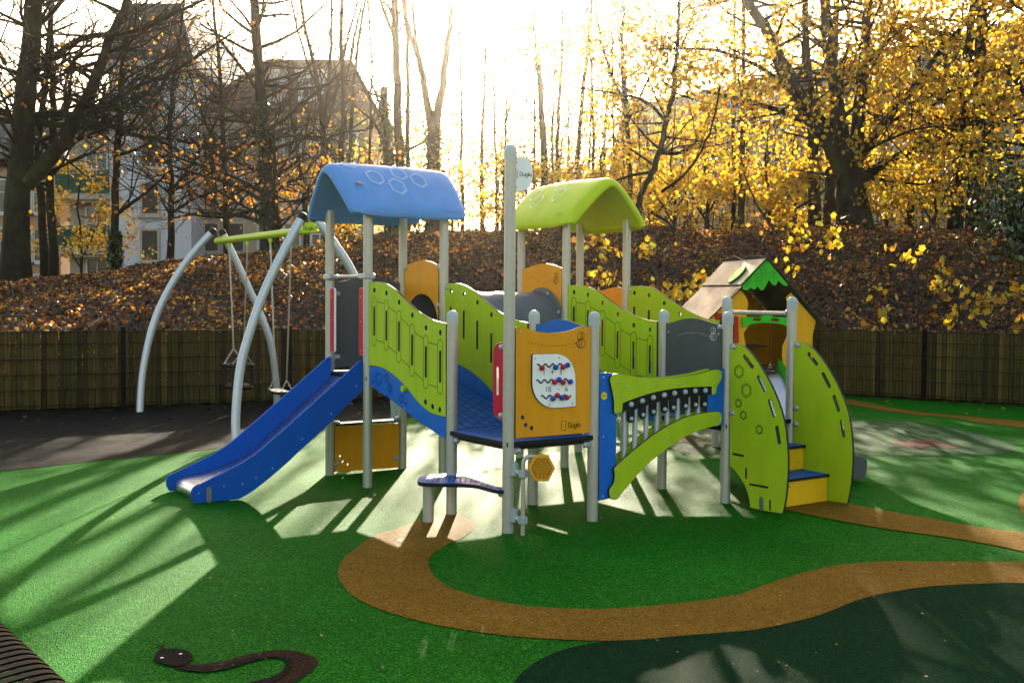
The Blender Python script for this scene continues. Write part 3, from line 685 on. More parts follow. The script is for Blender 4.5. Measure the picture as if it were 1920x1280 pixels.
strokes_mb(on_tube, [[(a + (b - a) * k / 4, c_ + (d_ - c_) * k / 4) for k in range(5)] for h_ in hx for (a, c_), (b, d_) in zip(h_[:-1], h_[1:])], 0.012).build('relief_line', 'tunnel', tun)

# --- blue arch panel, grey bee panel
PHI = Pl(H, I_)
panel_px('arch_panel', PHI, [(1004, 608), (1017, 607), (1027, 603), (1040, 599.5), (1053, 598.5), (1068, 601.5), (1083, 607), (1092, 611), (1104, 612)], 0.63, ('blue', 'core'))
PJK = Pl(J, K)
gpn = panel_px('bee_panel', PJK, [(1249, 605.5), (1261, 604.7), (1274, 600), (1292, 596.5), (1311, 597.5), (1327, 602), (1342, 606.8), (1356, 606.5)], 0.63, ('grey_board', 'core'))
screws(PJK, [PJK.uv(1255, 622), PJK.uv(1349, 626)], 0.009, gpn)
bee(PJK, PJK.uv(1339, 631), 0.034, 0.0102, 'ink_light', gpn, [PJK.uv(*q) for q in ((1273, 629), (1285, 625), (1300, 623.5), (1315, 625), (1328, 629))])
clamp(K, 1.33, e1)

# --- tube bells between the right low post and the stair tower
PIK = Pl(I_, K); k5 = (1080, 560, 0.3125); z5 = lambda x, y, o=0: zp(PIK, *k5, [(x, y)], o)[0]
def px5(pts, o=0): return [z5(x, y, o) for x, y in pts]
lb = plate('end_board', PIK, px5([(138, 443), (225, 447), (240, 690), (237, 1000), (215, 1192), (133, 1210)]), (), 0.02, 0.006, ('blue', 'core'), ps)
rb = plate('end_board', PIK, px5([(790, 445), (892, 416), (890, 757), (782, 766), (782, 560)]), (), 0.02, 0.006, ('blue', 'core'), ps)
screws(PIK, px5([(163, 471), (160, 828), (158, 1185)]), 0.006, lb); screws(PIK, px5([(868, 440), (868, 735)]), 0.006, rb)
upper = [(190, 500), (188, 480), (200, 458), (222, 448), (260, 450), (330, 463), (400, 470), (480, 473), (570, 470), (650, 460), (730, 445), (800, 425), (835, 422), (855, 440), (858, 470), (845, 500), (832, 520), (826, 545), (822, 566), (805, 575), (796, 570)]
upper2 = [(797, 525), (700, 528), (600, 535), (500, 550), (400, 575), (300, 610), (265, 625)]
upper3 = [(263, 670), (240, 685), (225, 687), (212, 675), (212, 620), (203, 560)]
arch = [(215, 1035), (210, 1020), (218, 1005), (245, 980), (300, 930), (380, 865), (460, 805), (560, 745), (660, 702), (760, 680), (830, 674), (852, 682), (860, 705), (855, 735), (840, 755), (800, 765), (720, 790), (640, 825), (560, 875), (480, 935), (400, 1000), (330, 1080), (270, 1150), (240, 1190), (220, 1202), (195, 1195), (182, 1165), (188, 1130), (205, 1110), (214, 1075)]
for o_, bk in ((0.03, False), (-0.075, True)):
    ub = plate('bell_board', PIK, crom(px5(upper), 3) + crom(px5(upper2), 3) + crom(px5(upper3), 3), (), 0.018, o_, ('lime', 'core'), ps)
    ab = plate('arch_board', PIK, crom(px5(arch), 3, True), (), 0.018, o_, ('lime', 'core'), ps)
    if not bk:
        screws(PIK, px5([(227, 497), (283, 526), (230, 580), (232, 663), (473, 517), (599, 510), (773, 501), (823, 467), (816, 510), (809, 551)]), o_, ub)
        screws(PIK, px5([(231, 1028), (227, 1089), (195, 1156), (222, 1152), (222, 1186), (404, 936), (533, 835), (659, 767), (797, 723), (826, 720), (850, 720), (828, 756)]), o_, ab)
kt = [(323, 632), (390, 611), (456, 591), (521, 576), (583, 565), (647, 557), (707, 551), (768, 549)]
kl = [(325, 718), (396, 695), (458, 677), (526, 661), (578, 652), (651, 642), (711, 635), (765, 632)]
bar_t = [(262, 622), (300, 606), (400, 572), (500, 548), (600, 533), (700, 525), (798, 521)]
bar_b = [(796, 576), (700, 586), (600, 598), (500, 616), (400, 645), (330, 670), (264, 672)]
bb = plate('bell_bar', PIK, crom(px5(bar_t), 3) + crom(px5(bar_b), 3), (), 0.014, 0.008, ('black', 'black'), ps)
tx = [(287, 935), (352, 880), (418, 830), (483, 785), (545, 748), (608, 718), (671, 695), (732, 680)]
for (a, b), (c_, d_), (x_, y_) in zip(kt, kl, tx):
    p_, q_ = z5(a, b), z5(c_, d_)
    tb = plate('bell_tab', PIK, capsule((q_[0], p_[1]), q_, 0.031), (), 0.014, 0.012, ('black', 'black'), ps)
    for c2, r_ in ((p_, 0.02), (q_, 0.0155)):
        mb = MB(); mb.dome(PIK.P(*c2, 0.012), PIK.n, r_, r_ * 1.1, 14, 5); mb.build('knob', 'cap', tb, True)
    p_, q_ = z5(x_, y_ + 30, -0.03), z5(x_, b + 20, -0.03)
    mb = MB(); mb.tube([PIK.P(p_[0], p_[1], -0.03), PIK.P(p_[0], q_[1], -0.03)], 0.0185, 16); mb.build('bell_tube', 'swing_tube', ps, True)
st_c = PIK.uv(1131.6, 741.7)
sk = MB(); n_ = 20; sk.add([PIK.P(st_c[0] + 0.0265 * math.cos(2 * math.pi * k / n_), st_c[1] + 0.0275 * math.sin(2 * math.pi * k / n_), 0.0072) for k in range(n_)], [tuple(range(n_))])
so_ = sk.build('sticker', 'sticker', lb)
text_mesh('sticker_text', '1.0 m', 0.019, lambda a, b: PIK.P(st_c[0] + a, st_c[1] + b, 0.0078), 'ink', lb, 0.85)

# --- hexagonal speaking panel on its bent pipe at the tall post
pipe = gp(980, 1003); YP = pipe.y
mb = MB(); zt_ = dp(980, 868, YP).z
path = [Vector((pipe.x, YP, -0.01)), Vector((pipe.x, YP, zt_))] + [Vector((pipe.x + 0.045 * (1 - math.cos(a)), YP, zt_ + 0.045 * math.sin(a))) for a in (0.3, 0.6, 0.9, 1.2, 1.57)] + [Vector((pipe.x + 0.11, YP, zt_ + 0.045))]
mb.tube(path, 0.0135, 14); pp_ = mb.build('speaking_tube', 'post', ps, True)
ph = Pl((pipe.x, YP - 0.02), (pipe.x + 1, YP - 0.02 + 0.05)); hc = ph.uv(1015.5, 877)
hxo = hexagon(hc, 0.088, 0.098, math.pi / 6)[:-1]
hp = plate('speaking_panel', ph, hxo, (), 0.03, 0.012, ('orange', 'orange'), ps, 0.005)
strokes('panel_rim', ph, [hexagon(hc, 0.064, 0.071, math.pi / 6)], 0.005, 0.0132, 'ink', hp)
hd = MB()
for i in range(-6, 7):
    for j in range(-6, 7):
        a, b = i * 0.0105 + (0.005 if j % 2 else 0), j * 0.0105
        if abs(b) < 0.06 - abs(a) * 0.42 and abs(a) < 0.056:
            c_ = (hc[0] + a, hc[1] + b); hd.add([ph.P(c_[0] + 0.0036 * math.cos(k * math.pi / 4), c_[1] + 0.0036 * math.sin(k * math.pi / 4), 0.0128) for k in range(8)], [tuple(range(8))])
ho = hd.build('speaking_hole', 'ink', hp); ho['kind'] = 'stuff'
screws(ph, [(hc[0], hc[1] + 0.062), (hc[0], hc[1] - 0.062), (hc[0] - 0.055, hc[1]), (hc[0] + 0.055, hc[1] + 0.005)], 0.0125, hp, 0.005)
for v_ in (888, 975):
    z_ = dp(980, v_, YP).z; d_ = Vector((pipe.x - T_.x, YP - T_.y, 0)); dl = d_.length; d_.normalize(); sd = Vector((-d_.y, d_.x, 0))
    mb = MB(); mb.box(V3(T_, z_ + 0.02) + d_ * (PR + 0.012), 0.05, 0.05, 0.1, d_, sd, None, 0.012); mb.tube([V3(T_, z_ + 0.015) + d_ * PR, V3(T_, z_) + d_ * (dl - 0.01)], 0.02, 12)
    mb.box((pipe.x, YP, z_), 0.05, 0.05, 0.055, d_, sd, None, 0.007); mb.dome(V3(T_, z_ + 0.045) + d_ * (PR + 0.03) - sd * 0, Vector((0.3, -1, 0)), 0.01, 0.01, 8, 3)
    mb.build('pipe_bracket', 'cast', ps, True, 40)

# --- low step board from the tall post to the stump
k8 = (740, 780, 0.21875)
zt = 0.285
sb = [tuple(gp(740 + x * .21875, 780 + y * .21875, zt)[:2]) for x, y in ((195, 548), (212, 522), (262, 506), (350, 495), (440, 491), (530, 496), (620, 518), (700, 543), (780, 572), (860, 597), (945, 612), (945, 632), (860, 628), (780, 608), (700, 588), (600, 579), (480, 577), (350, 575), (262, 571), (208, 563))]
stp = plate_mb(lambda a, b, o: Vector((a, b, zt + o)), crom(sb, 3, True), (), 0.026, 0.003).build('step_board', ['deck_blue', 'black'], ps)
gl = []
for f_ in np.linspace(0.12, 0.92, 14):
    pa = Vector(sb[1]).lerp(Vector(sb[10]), f_)
    x_ = 195 + (945 - 195) * f_
    bk = [(212, 522), (262, 506), (350, 495), (440, 491), (530, 496), (620, 518), (700, 543), (780, 572), (860, 597), (945, 612)]
    ft = [(208, 563), (262, 571), (350, 575), (480, 577), (600, 579), (700, 588), (780, 608), (860, 628), (945, 632)]
    yb, yf = np.interp(x_, [q[0] for q in bk], [q[1] for q in bk]), np.interp(x_, [q[0] for q in ft], [q[1] for q in ft])
    qa, qb = gp(740 + (x_ + 8) * .21875, 780 + (yb + (yf - yb) * .18) * .21875, zt), gp(740 + (x_ - 8) * .21875, 780 + (yb + (yf - yb) * .85) * .21875, zt)
    gl.append([tuple(qa[:2]), tuple(qb[:2])])
strokes_mb(lambda a, b: Vector((a, b, zt + 0.0012)), gl, 0.008).build('groove', 'ink', stp)
clamp(T_, 0.245, e1)

# --- slide: traced cheeks, steel chute between them
SD = -e2
PSN = Pl(A + e1 * 0.035, A + e1 * 0.035 - e2)
kS = (300, 650, 0.24217)
cheek_top = [(1574, 106), (1545, 110), (1520, 130), (1440, 205), (1300, 330), (1150, 465), (1000, 600), (850, 730), (760, 810), (680, 865), (600, 915), (520, 955), (450, 990), (380, 1025), (310, 1060), (275, 1072), (250, 1095), (240, 1125), (242, 1160), (255, 1190), (270, 1212)]
cheek_bot = [(420, 1207), (570, 1187), (610, 1175), (700, 1125), (800, 1050), (950, 925), (1100, 785), (1250, 650), (1400, 500), (1520, 380), (1555, 345), (1570, 310)]
ck = crom(zp(PSN, *kS, cheek_top), 3) + crom(zp(PSN, *kS, cheek_bot), 3)
ck = [(a, max(z, 0.004)) for a, z in ck]
SWD = 0.60
ch1 = plate('slide_cheek', PSN, ck, (), 0.02, 0.01, ('slide_blue', 'slide_blue'), ps, 0.004)
PSF = PSN.shift(e1 * SWD)
ch2 = plate('slide_cheek', PSF, ck, (), 0.02, 0.01, ('slide_blue', 'slide_blue'), ps, 0.004)
screws(PSN, zp(PSN, *kS, [(1515, 305), (1322, 518), (1097, 712), (868, 938), (740, 1012), (637, 1058), (493, 1074), (298, 1131), (375, 1128)]), 0.01, ch1, 0.007)
fa, fz = zp(PSN, *kS, [(375, 1168)])[0]
plate('foot_plate', PSN, capsule((fa, 0.02), (fa, 0.1), 0.02), (), 0.004, 0.0145, ('plate_grey', 'plate_grey'), ch1, 0.001)
cps = [(1400, 190), (1350, 197), (1250, 290), (1100, 428), (950, 566), (800, 712), (700, 798), (600, 862), (480, 918), (330, 968), (200, 998), (150, 1012), (115, 1035), (102, 1070), (108, 1105), (125, 1128)]
cpath = crom(zp(PSF, *kS, cps), 4)
mb = MB(); n_ = len(cpath)
lip = 0.03
rows = []
for a, z in cpath:
    q0 = PSN.P(a, z); 
    rows.append([q0 + E1 * (0.012), q0 + E1 * (0.012) + Vector((0, 0, 0))])
vs = []
for a, z in cpath: vs += [PSN.P(a, z) + E1 * 0.004, PSN.P(a, z) + E1 * (SWD - 0.012)]
for a, z in cpath: vs += [PSN.P(a, z) + E1 * 0.004 - Vector((0, 0, 0.004)), PSN.P(a, z) + E1 * (SWD - 0.012) - Vector((0, 0, 0.004))]
mb.add(vs, [(2 * i, 2 * i + 2, 2 * i + 3, 2 * i + 1) for i in range(n_ - 1)] + [(2 * n_ + 2 * i, 2 * n_ + 2 * i + 1, 2 * n_ + 2 * i + 3, 2 * n_ + 2 * i + 2) for i in range(n_ - 1)])
mb.build('slide_chute', 'chute', ps, True, 60)

# --- low counter with orange board under the slide tower
plate('counter_board', PBC, [PBC.uv(*q) for q in ((626.5, 798), (747.5, 793), (747.5, 876), (626.5, 884))], [circle(PBC.uv(*q), 0.0125, 12) for q in ((637.5, 854.6), (642.5, 865), (652, 870))], 0.018, 0.009, ('orange', 'core'), ps)
ctz = PBC.uv(690, 790)[1]
plate_mb(lambda a, b, o: PBC.P(a, ctz + o, b), [(0.05, -0.09), (S - 0.05, -0.09), (S - 0.05, 0.02), (0.05, 0.02)], (), 0.018, 0.003).build('counter_top', ['grey_board', 'core'], ps)
for z_ in (PBC.uv(635, 868)[1], PBC.uv(635, 793)[1]): clamp(B, z_, e2); clamp(C, z_, -e2)

# --- stair with two curved lime side boards
PKS = Pl(K, K - e1); k7 = (1340, 620, 0.28125); z7 = lambda x, y: zp(PKS, *k7, [(x, y)])[0]
side = crom([z7(*q) for q in ((107, 98), (140, 85), (175, 90), (210, 110), (255, 155), (300, 215), (345, 290), (390, 375), (430, 470), (460, 560), (480, 660), (492, 780), (496, 900), (491, 1000), (482, 1100), (470, 1170), (460, 1218))], 3) + [z7(400, 1209), z7(340, 1200), z7(241, 1185)] + crom([z7(*q) for q in ((235, 1120), (215, 1050), (180, 985), (140, 930), (105, 900))], 3)
side = [(a, max(z, 0.004)) for a, z in side]
sl_ = [capsule(z7(*a), z7(*b), 0.013) for a, b in (((207, 172), (256, 240)), ((300, 310), (340, 394)), ((373, 470), (402, 562)), ((421, 645), (437, 742)))]
for k_, pl in enumerate((PKS, PKS.shift(e2 * S))):
    o = plate('stair_side', pl, side, sl_, 0.02, 0.01, ('lime', 'core'), ps, 0.003)
    if k_ == 0:
        hx = []
        for (x, y), r in (((168, 272), 0.05), ((218, 397), 0.054), ((165, 482), 0.033), ((198, 562), 0.033), ((304, 657), 0.034)):
            c_ = z7(x, y); strokes('engraved_hexagon', pl, [hexagon(c_, r, r * 1.02), hexagon(c_, r * .78, r * .8)], 0.0055, 0.0114, 'dark_olive', o)
        for l_ in ([z7(125, 818), z7(202, 832)], [z7(216, 912), z7(216, 985)], [z7(237, 1020), z7(365, 1043)], [z7(376, 1125), z7(376, 1195)]): strokes('slit', pl, [l_], 0.016, 0.0114, 'ink', o)
        screws(pl, [z7(*q) for q in ((128, 870), (162, 860), (190, 943), (298, 1066), (349, 1157), (131, 582))], 0.01, o, 0.007)
        c_ = z7(318, 1170); plate('foot_plate', pl, capsule((c_[0], 0.02), (c_[0], 0.085), 0.019), (), 0.004, 0.0145, ('plate_grey', 'plate_grey'), o, 0.001)
    q_ = K if k_ == 0 else N
    for x, y in ((112, 105), (112, 545)): clamp(q_, z7(x, y)[1], -e1)
pA = gp(1474.5, 952); d1 = (Vector(pA[:2]) - K).dot(-e1)
d2 = d1 - 0.235
for zt_, dd, zb__, nm in ((0.215, d1, 0.004, 'step'), (0.41, d2, 0.22, 'step')):
    dd -= 0.01
    a0 = K - e1 * dd
    rs = MB(); rs.box(V3(a0 + e2 * S / 2 + e1 * 0.01, (zt_ - 0.024 + zb__) / 2), S - 0.03, 0.018, zt_ - 0.024 - zb__, E2, E1, None, 0.002)
    r_o = rs.build('riser', 'yellow', ps)
    pr = Pl(a0, a0 + e2); pr.n = V3(-e1, 0); 
    screws(pr, [(0.27, zt_ - 0.06), (S - 0.06, (zt_ + zb__) / 2 - 0.04)], 0.001, r_o, 0.008)
    fn = lambda a, b, o, a0=a0, zt_=zt_: V3(a0 + e2 * a + e1 * b, zt_ + o)
    t_o = plate_mb(fn, [(0.014, -0.02), (S - 0.014, -0.02), (S - 0.014, 0.25), (0.014, 0.25)], (), 0.022, 0.003).build('tread', ['deck_blue', 'black'], ps)
    strokes_mb(lambda a, b, fn=fn: fn(a, b, 0.0013), [[(x, 0.02), (x + 0.02, 0.21)] for x in np.linspace(0.06, S - 0.08, 9)], 0.009).build('groove', 'ink', t_o)

# grab bar between the two back posts of the stair tower
mb = MB(); zb2 = 1.43; mb.tube([V3(Mm, zb2), V3(N, zb2)], 0.017, 14); gbar = mb.build('grab_bar', 'post', ps, True)
PMN = Pl(Mm, N)
pz = [PMN.uv(*q) for q in ((1365, 587), (1482, 590))]
for q, s_ in ((Mm, -1), (N, 1)):
    mb = MB(); mb.dome(V3(q, zb2) - V3(e1, 0) * 0 + V3((Mm - N).normalized(), 0) * 0.04 * (1 if s_ > 0 else -1), V3((Mm - N).normalized(), 0) * (1 if s_ > 0 else -1), 0.035, 0.03, 14, 4); mb.build('bar_flange', 'cast', gbar, True)

# short grey slide leaving the stair tower to the right
PS2 = Pl(N + e1 * 0.04, N + e1 * 0.04 + e2)
c2 = crom([(0.03, 0.78), (0.1, 0.79), (0.2, 0.72), (0.4, 0.55), (0.6, 0.37), (0.72, 0.28), (0.84, 0.235), (0.96, 0.215), (1.01, 0.17), (1.0, 0.06)], 3) + crom([(0.95, 0.03), (0.8, 0.05), (0.62, 0.15), (0.4, 0.34), (0.2, 0.5), (0.03, 0.6)], 3)
for k_ in (0, 1): plate('slide_cheek', PS2.shift(e1 * 0.6 * k_), c2, (), 0.02, 0.01, ('grey_board', 'core'), ps, 0.004)
cp2 = crom([(0.0, 0.605), (0.08, 0.6), (0.2, 0.52), (0.4, 0.36), (0.6, 0.2), (0.75, 0.12), (0.9, 0.1), (0.98, 0.08), (1.0, 0.04)], 4)
mb = MB(); n_ = len(cp2); vs = []
for a, z in cp2: vs += [PS2.P(a, z) + E1 * 0.01, PS2.P(a, z) + E1 * 0.59]
mb.add(vs, [(2 * i, 2 * i + 2, 2 * i + 3, 2 * i + 1) for i in range(n_ - 1)]); mb.build('slide_chute', 'chute', ps, True, 60)

# --- curved roofs
def roof(P, ax, cr, mat, hexmat, hex_list, sgn):
    prof = [(-.45, 2.15), (-.475, 2.175), (-.48, 2.215), (-.455, 2.27), (-.38, 2.355), (-.28, 2.455), (-.18, 2.545), (-.085, 2.612), (0, 2.635)]
    prof = crom(prof + [(-q, z) for q, z in prof[-2::-1]], 4)
    cen = P + (e1 + e2) * S / 2; L = 0.475; na = 16; npf = len(prof)
    def pt(f, a):                                   # f in 0..1 along the profile, a along the axis
        x = f * (npf - 1); i = min(int(x), npf - 2); q = Vector(prof[i]).lerp(Vector(prof[i + 1]), x - i)
        e = abs(a) / L; dr = 0.012 * e ** 4
        t_ = abs(2 * f - 1); q_ = q.x * (1 - 0.03 * e ** 3); aa = a / L * (0.585 - 0.10 * t_ ** 1.6 - 0.5 * max(0, t_ - 0.84) ** 2 * 4)
        return V3(cen + ax * aa + cr * q_, q.y - dr + 0.015 * (1 - e * e) * 0.5)
    mb = MB(); nf = 56; na = 30; grid = []; RR = 0.065
    fl_ = sum((Vector(prof[i + 1]) - Vector(prof[i])).length for i in range(npf - 1))
    fs_l = [0.5 - 0.5 * math.copysign(abs(math.cos(math.pi * i / nf)) ** 0.8, math.cos(math.pi * i / nf)) for i in range(nf + 1)]
    as_l = [-L * math.copysign(abs(math.cos(math.pi * j / na)) ** 0.7, math.cos(math.pi * j / na)) for j in range(na + 1)]
    def nrm(f, a):
        d_f = pt(min(1, f + .01), a) - pt(max(0, f - .01), a); nn = d_f.cross(V3(ax, 0)).normalized()
        return -nn if nn.dot(V3(cen, 2.2) - pt(f, a)) < 0 else nn                       # towards the inside
    for shell in (0, 1):
        g = []
        for i in range(nf + 1):
            row = []
            for j in range(na + 1):
                f, a = fs_l[i], as_l[j]; cr_ = 0.36; d_e = min(L - abs(a), cr_); mg = (cr_ - math.sqrt(max(0, cr_ * cr_ - (cr_ - d_e) ** 2))) / fl_ * 0.62
                f0 = f; f = mg + (1 - 2 * mg) * f
                if shell == 0:
                    de = min(L - abs(a), RR); df = min(min(f0, 1 - f0) * fl_, RR)
                    dr = (RR - math.sqrt(max(0, RR * RR - (RR - de) ** 2))) + (RR - math.sqrt(max(0, RR * RR - (RR - df) ** 2)))
                    row.append(pt(f, a) + nrm(f, a) * min(dr, RR))
                else:
                    f2, a2 = 0.025 + 0.95 * f, a * 0.975; t_ = abs(2 * f2 - 1)
                    row.append(pt(f2, a2) + nrm(f2, a2) * (0.085 + 0.03 * t_ ** 4))
            g.append(row)
        grid.append(g)
    idx = lambda sh, i, j: sh * (nf + 1) * (na + 1) + i * (na + 1) + j
    vs = [p_ for g in grid for row in g for p_ in row]; fs = []
    for sh in (0, 1):
        for i in range(nf):
            for j in range(na): fs.append((idx(sh, i, j), idx(sh, i + 1, j), idx(sh, i + 1, j + 1), idx(sh, i, j + 1)))
    rim = [(i, 0) for i in range(nf + 1)] + [(nf, j) for j in range(1, na + 1)] + [(i, na) for i in range(nf - 1, -1, -1)] + [(0, j) for j in range(na - 1, 0, -1)]
    base = len(vs); m_ = len(rim)
    for i, j in rim:                                # rounded rim
        a_, b_ = grid[0][i][j], grid[1][i][j]; out = (a_ + b_) / 2; c3 = V3(cen, 2.35); dd = (out - c3); dd.z *= .3; dd.normalize(); vs.append(out + dd * 0.006)
    for k in range(m_):
        (i, j), (i2, j2) = rim[k], rim[(k + 1) % m_]
        fs.append((idx(0, i, j), idx(0, i2, j2), base + (k + 1) % m_, base + k)); fs.append((base + k, base + (k + 1) % m_, idx(1, i2, j2), idx(1, i, j)))
    mb.add(vs, fs); o = mb.build('roof', mat, ps, True, 75)
    md = o.modifiers.new('smooth', 'SUBSURF'); md.levels = 1; md.render_levels = 1
    ls, fills = [], []
    for a, f, r in hex_list:
        h_ = hexagon((a, f), r, r * 0.9)
        ls.append([(h_[k][0] + (h_[k + 1][0] - h_[k][0]) * j / 4, h_[k][1] + (h_[k + 1][1] - h_[k][1]) * j / 4) for k in range(6) for j in range(4)] + [h_[0]])
    prl = 1.30
    def onroof(a, b):
        f = b / prl; p_ = pt(f, a); d_f = pt(min(1, f + .01), a) - pt(max(0, f - .01), a); nn = d_f.cross(V3(ax, 0)).normalized()
        if nn.z < 0: nn = -nn
        return p_ + nn * 0.004
    for l_ in ls: strokes_mb(onroof, [l_], 0.013).build('hexagon_relief', hexmat, o)
    return o, onroof
# blue roof: vault runs along e2, its near slope faces the camera
hexb = [(-0.31, 0.58, 0.06), (-0.19, 0.45, 0.062), (-0.05, 0.39, 0.062), (0.02, 0.5, 0.062), (0.08, 0.6, 0.055), (0.15, 0.45, 0.062)]
rb_, on_b = roof(A, e2, e1, 'roof_blue', 'hex_blue', hexb, 1)
hexg = [(0.26, 0.46, 0.06), (0.15, 0.39, 0.06), (0.22, 0.58, 0.055), (0.0, 0.52, 0.06), (-0.08, 0.43, 0.06), (-0.1, 0.58, 0.055)]
rg_, on_g = roof(G2, e1, e2, 'roof_lime', 'hex_lime', hexg, -1)
text_mesh('maker_relief', 'Buglo', 0.05, lambda a, b: on_b(0.33 + a, 0.22 + b), 'roof_blue', rb_)
text_mesh('maker_relief', 'Buglo', 0.05, lambda a, b: on_g(-0.28 - a, 0.27 + b), 'roof_lime', rg_)

# --- white maker's flag on the tall post
PF = Pl(T_, T_ + Vector((1, 0.18)))
fo = crom([PF.uv(*q) for q in ((961, 297), (978, 294.5), (987, 296), (994, 304), (998.5, 316), (999, 330), (996, 344), (989, 354), (980, 359), (961, 361))], 3)
fl_ = plate('maker_flag', PF, [(0.02, fo[0][1])] + fo + [(0.02, fo[-1][1])], (), 0.014, 0.007, ('white_board', 'grey_board'), ps)
screws(PF, [PF.uv(968, 305), PF.uv(968, 351)], 0.007, fl_, 0.007)
wordmark(PF, PF.uv(985.5, 327), 0.026, 0.0082, 'ink', fl_)

# ================================================================== playhouse on legs with its own small slide
HA = dp(1437, 486, 11.4); hax = Vector((-0.175, 0.985)); hx_ = Vector((0.985, 0.175)); HD = 1.1
ph_root = empty('playhouse', (HA.x, HA.y, 0), 'orange playhouse with grey roof and green leaf gable behind the stairs', 'playhouse')
PH = Pl((HA.x, HA.y), (HA.x + hx_.x, HA.y + hx_.y)); k6 = (1280, 470, 0.17189)
z6 = lambda x, y, o=0: zp(PH, *k6, [(x, y)], o)[0]
def hplate(name, px, holes, t, off, mats, parent=ph_root, sm=False):
    return plate(name, PH, px, holes, t, off, mats, parent)
FZ = 0.8
lw = [z6(*q) for q in ((300, 715), (600, 405), (645, 440), (690, 500), (718, 570), (705, 650), (700, 760), (717, 830), (665, 900), (682, 980), (690, 1060))]
hplate('front_wall', lw + [(z6(700, 1280)[0], FZ - .25), (z6(330, 1280)[0], FZ - .25)], [[z6(*q) for q in ((395, 720), (455, 730), (455, 830), (400, 825))], [z6(*q) for q in ((480, 735), (555, 748), (555, 960), (485, 955))]], 0.02, 0.0, ('house_orange', 'core'))
rw = [z6(*q) for q in ((1180, 455), (1135, 495), (1122, 520), (1150, 600), (1140, 700), (1145, 900), (1085, 1040), (1080, 1150), (1105, 1280))]
hplate('front_wall', rw + [(z6(1110, 1280)[0], FZ - .25), (z6(1330, 1280)[0], FZ - .25)] + [z6(*q) for q in ((1400, 1010), (1455, 765))], (), 0.02, 0.0, ('house_orange', 'core'))
wf = [z6(*q) for q in ((345, 670), (600, 718), (608, 1008), (385, 985))]
hplate('window_frame', wf, [[z6(*q) for q in ((395, 722), (455, 732), (455, 830), (400, 825))], [z6(*q) for q in ((480, 737), (555, 750), (555, 960), (485, 955))]], 0.015, 0.016, ('house_red', 'house_red'))
leaf_top = [(905, 82), (1155, 375), (1135, 386), (1100, 380), (1045, 330), (1025, 370), (1005, 380), (980, 370), (940, 320), (915, 375), (885, 425), (865, 436), (845, 425), (820, 392), (795, 420), (775, 424), (745, 405), (715, 425), (685, 433), (662, 425), (640, 356)]
lf = hplate('leaf_gable', [z6(*q, .05) for q in leaf_top], (), 0.015, 0.05, ('leaf_green', 'grass_dark'))
veins = [((855, 180), (862, 400)), ((985, 180), (998, 350)), ((870, 140), (938, 300)), ((790, 250), (815, 375)), ((735, 285), (700, 400)), ((855, 230), (800, 265)), ((857, 270), (805, 305)), ((858, 315), (815, 345)), ((857, 240), (905, 270)), ((858, 285), (912, 310)), ((990, 220), (935, 255)), ((992, 265), (945, 290)), ((990, 230), (1035, 260)), ((995, 285), (1035, 305)), ((720, 330), (670, 350)), ((712, 365), (672, 385)), ((905, 130), (925, 140)), ((730, 300), (760, 345))]
strokes('leaf_vein', PH, [[z6(*a, .05), z6(*b, .05)] for a, b in veins], 0.007, 0.0515, 'grass_dark', lf)
gb_ = [(648, 720), (760, 722), (860, 720), (880, 672), (920, 663), (960, 675), (985, 720), (1150, 725), (1150, 838), (1110, 815), (1060, 798), (960, 788), (860, 786), (760, 800), (700, 820), (655, 833)]
hplate('guard_board', [z6(*q, .03) for q in gb_], [capsule(z6(785, 747, .03), z6(840, 750, .03), 0.016), capsule(z6(980, 752, .03), z6(1035, 755, .03), 0.016)], 0.015, 0.03, ('leaf_green', 'grass_dark'))
# roof boards, side walls, back wall, floor, counter, legs
apx = z6(905, 82); le = z6(265, 738); re = z6(1560, 840)
HX = lambda a, z, y: PH.P(a, z, -y)                      # y: depth behind the gable
def slab(name, a0, a1, y0, y1, t, mat, parent=ph_root):
    d_ = Vector((a1[0] - a0[0], a1[1] - a0[1])); L_ = d_.length; d_.normalize(); nn = Vector((-d_.y, d_.x))
    if nn.y < 0: nn = -nn
    fn = lambda s_, y, o: HX(a0[0] + d_.x * s_ + nn.x * (o), a0[1] + d_.y * s_ + nn.y * (o), y)
    return plate_mb(fn, [(0, y0), (L_, y0), (L_, y1), (0, y1)], (), t, 0.002).build(name, [mat, 'core'], parent), fn, L_
mida = ((apx[0] * .56 + le[0] * .44), (apx[1] * .56 + le[1] * .44))
r1, fn1, L1 = slab('roof_board', (apx[0], apx[1] + .012), mida, -0.06, HD + .05, 0.014, 'roof_slate_board')
r2, fn2, L2 = slab('roof_board', (mida[0] + .01, mida[1] - .012), (le[0] - .06, le[1] - .06), -0.05, HD + .05, 0.014, 'roof_slate_board')
slab('roof_board', (apx[0], apx[1] + .01), re, -0.06, HD + .05, 0.014, 'roof_slate_board')
rc = MB()
zz = [(-0.07, 0.0), (0.2, 0.012), (0.45, 0.02), (0.6, -0.012), (0.85, 0.03), (1.2, 0.0)]
plate_mb(lambda y, h, o: HX(apx[0] + o, apx[1] + h, y), [(y, .02 + h) for y, h in zz] + [(1.2, -.03), (-.07, -.03)], (), 0.014, 0.001).build('ridge_board', ['black', 'black'], ph_root)
ct = crom([(0.12, .5), (0.2, .46), (0.3, .47), (0.36, .52), (0.33, .58), (0.22, .6), (0.13, .57)], 3, True)
plate_mb(lambda s_, y, o: fn1(s_ + .02, .2 + (y - .46) * 1.7, 0.02 + o), ct, (), 0.016, 0.003).build('caterpillar', ['leaf_green', 'grass_dark'], r1)
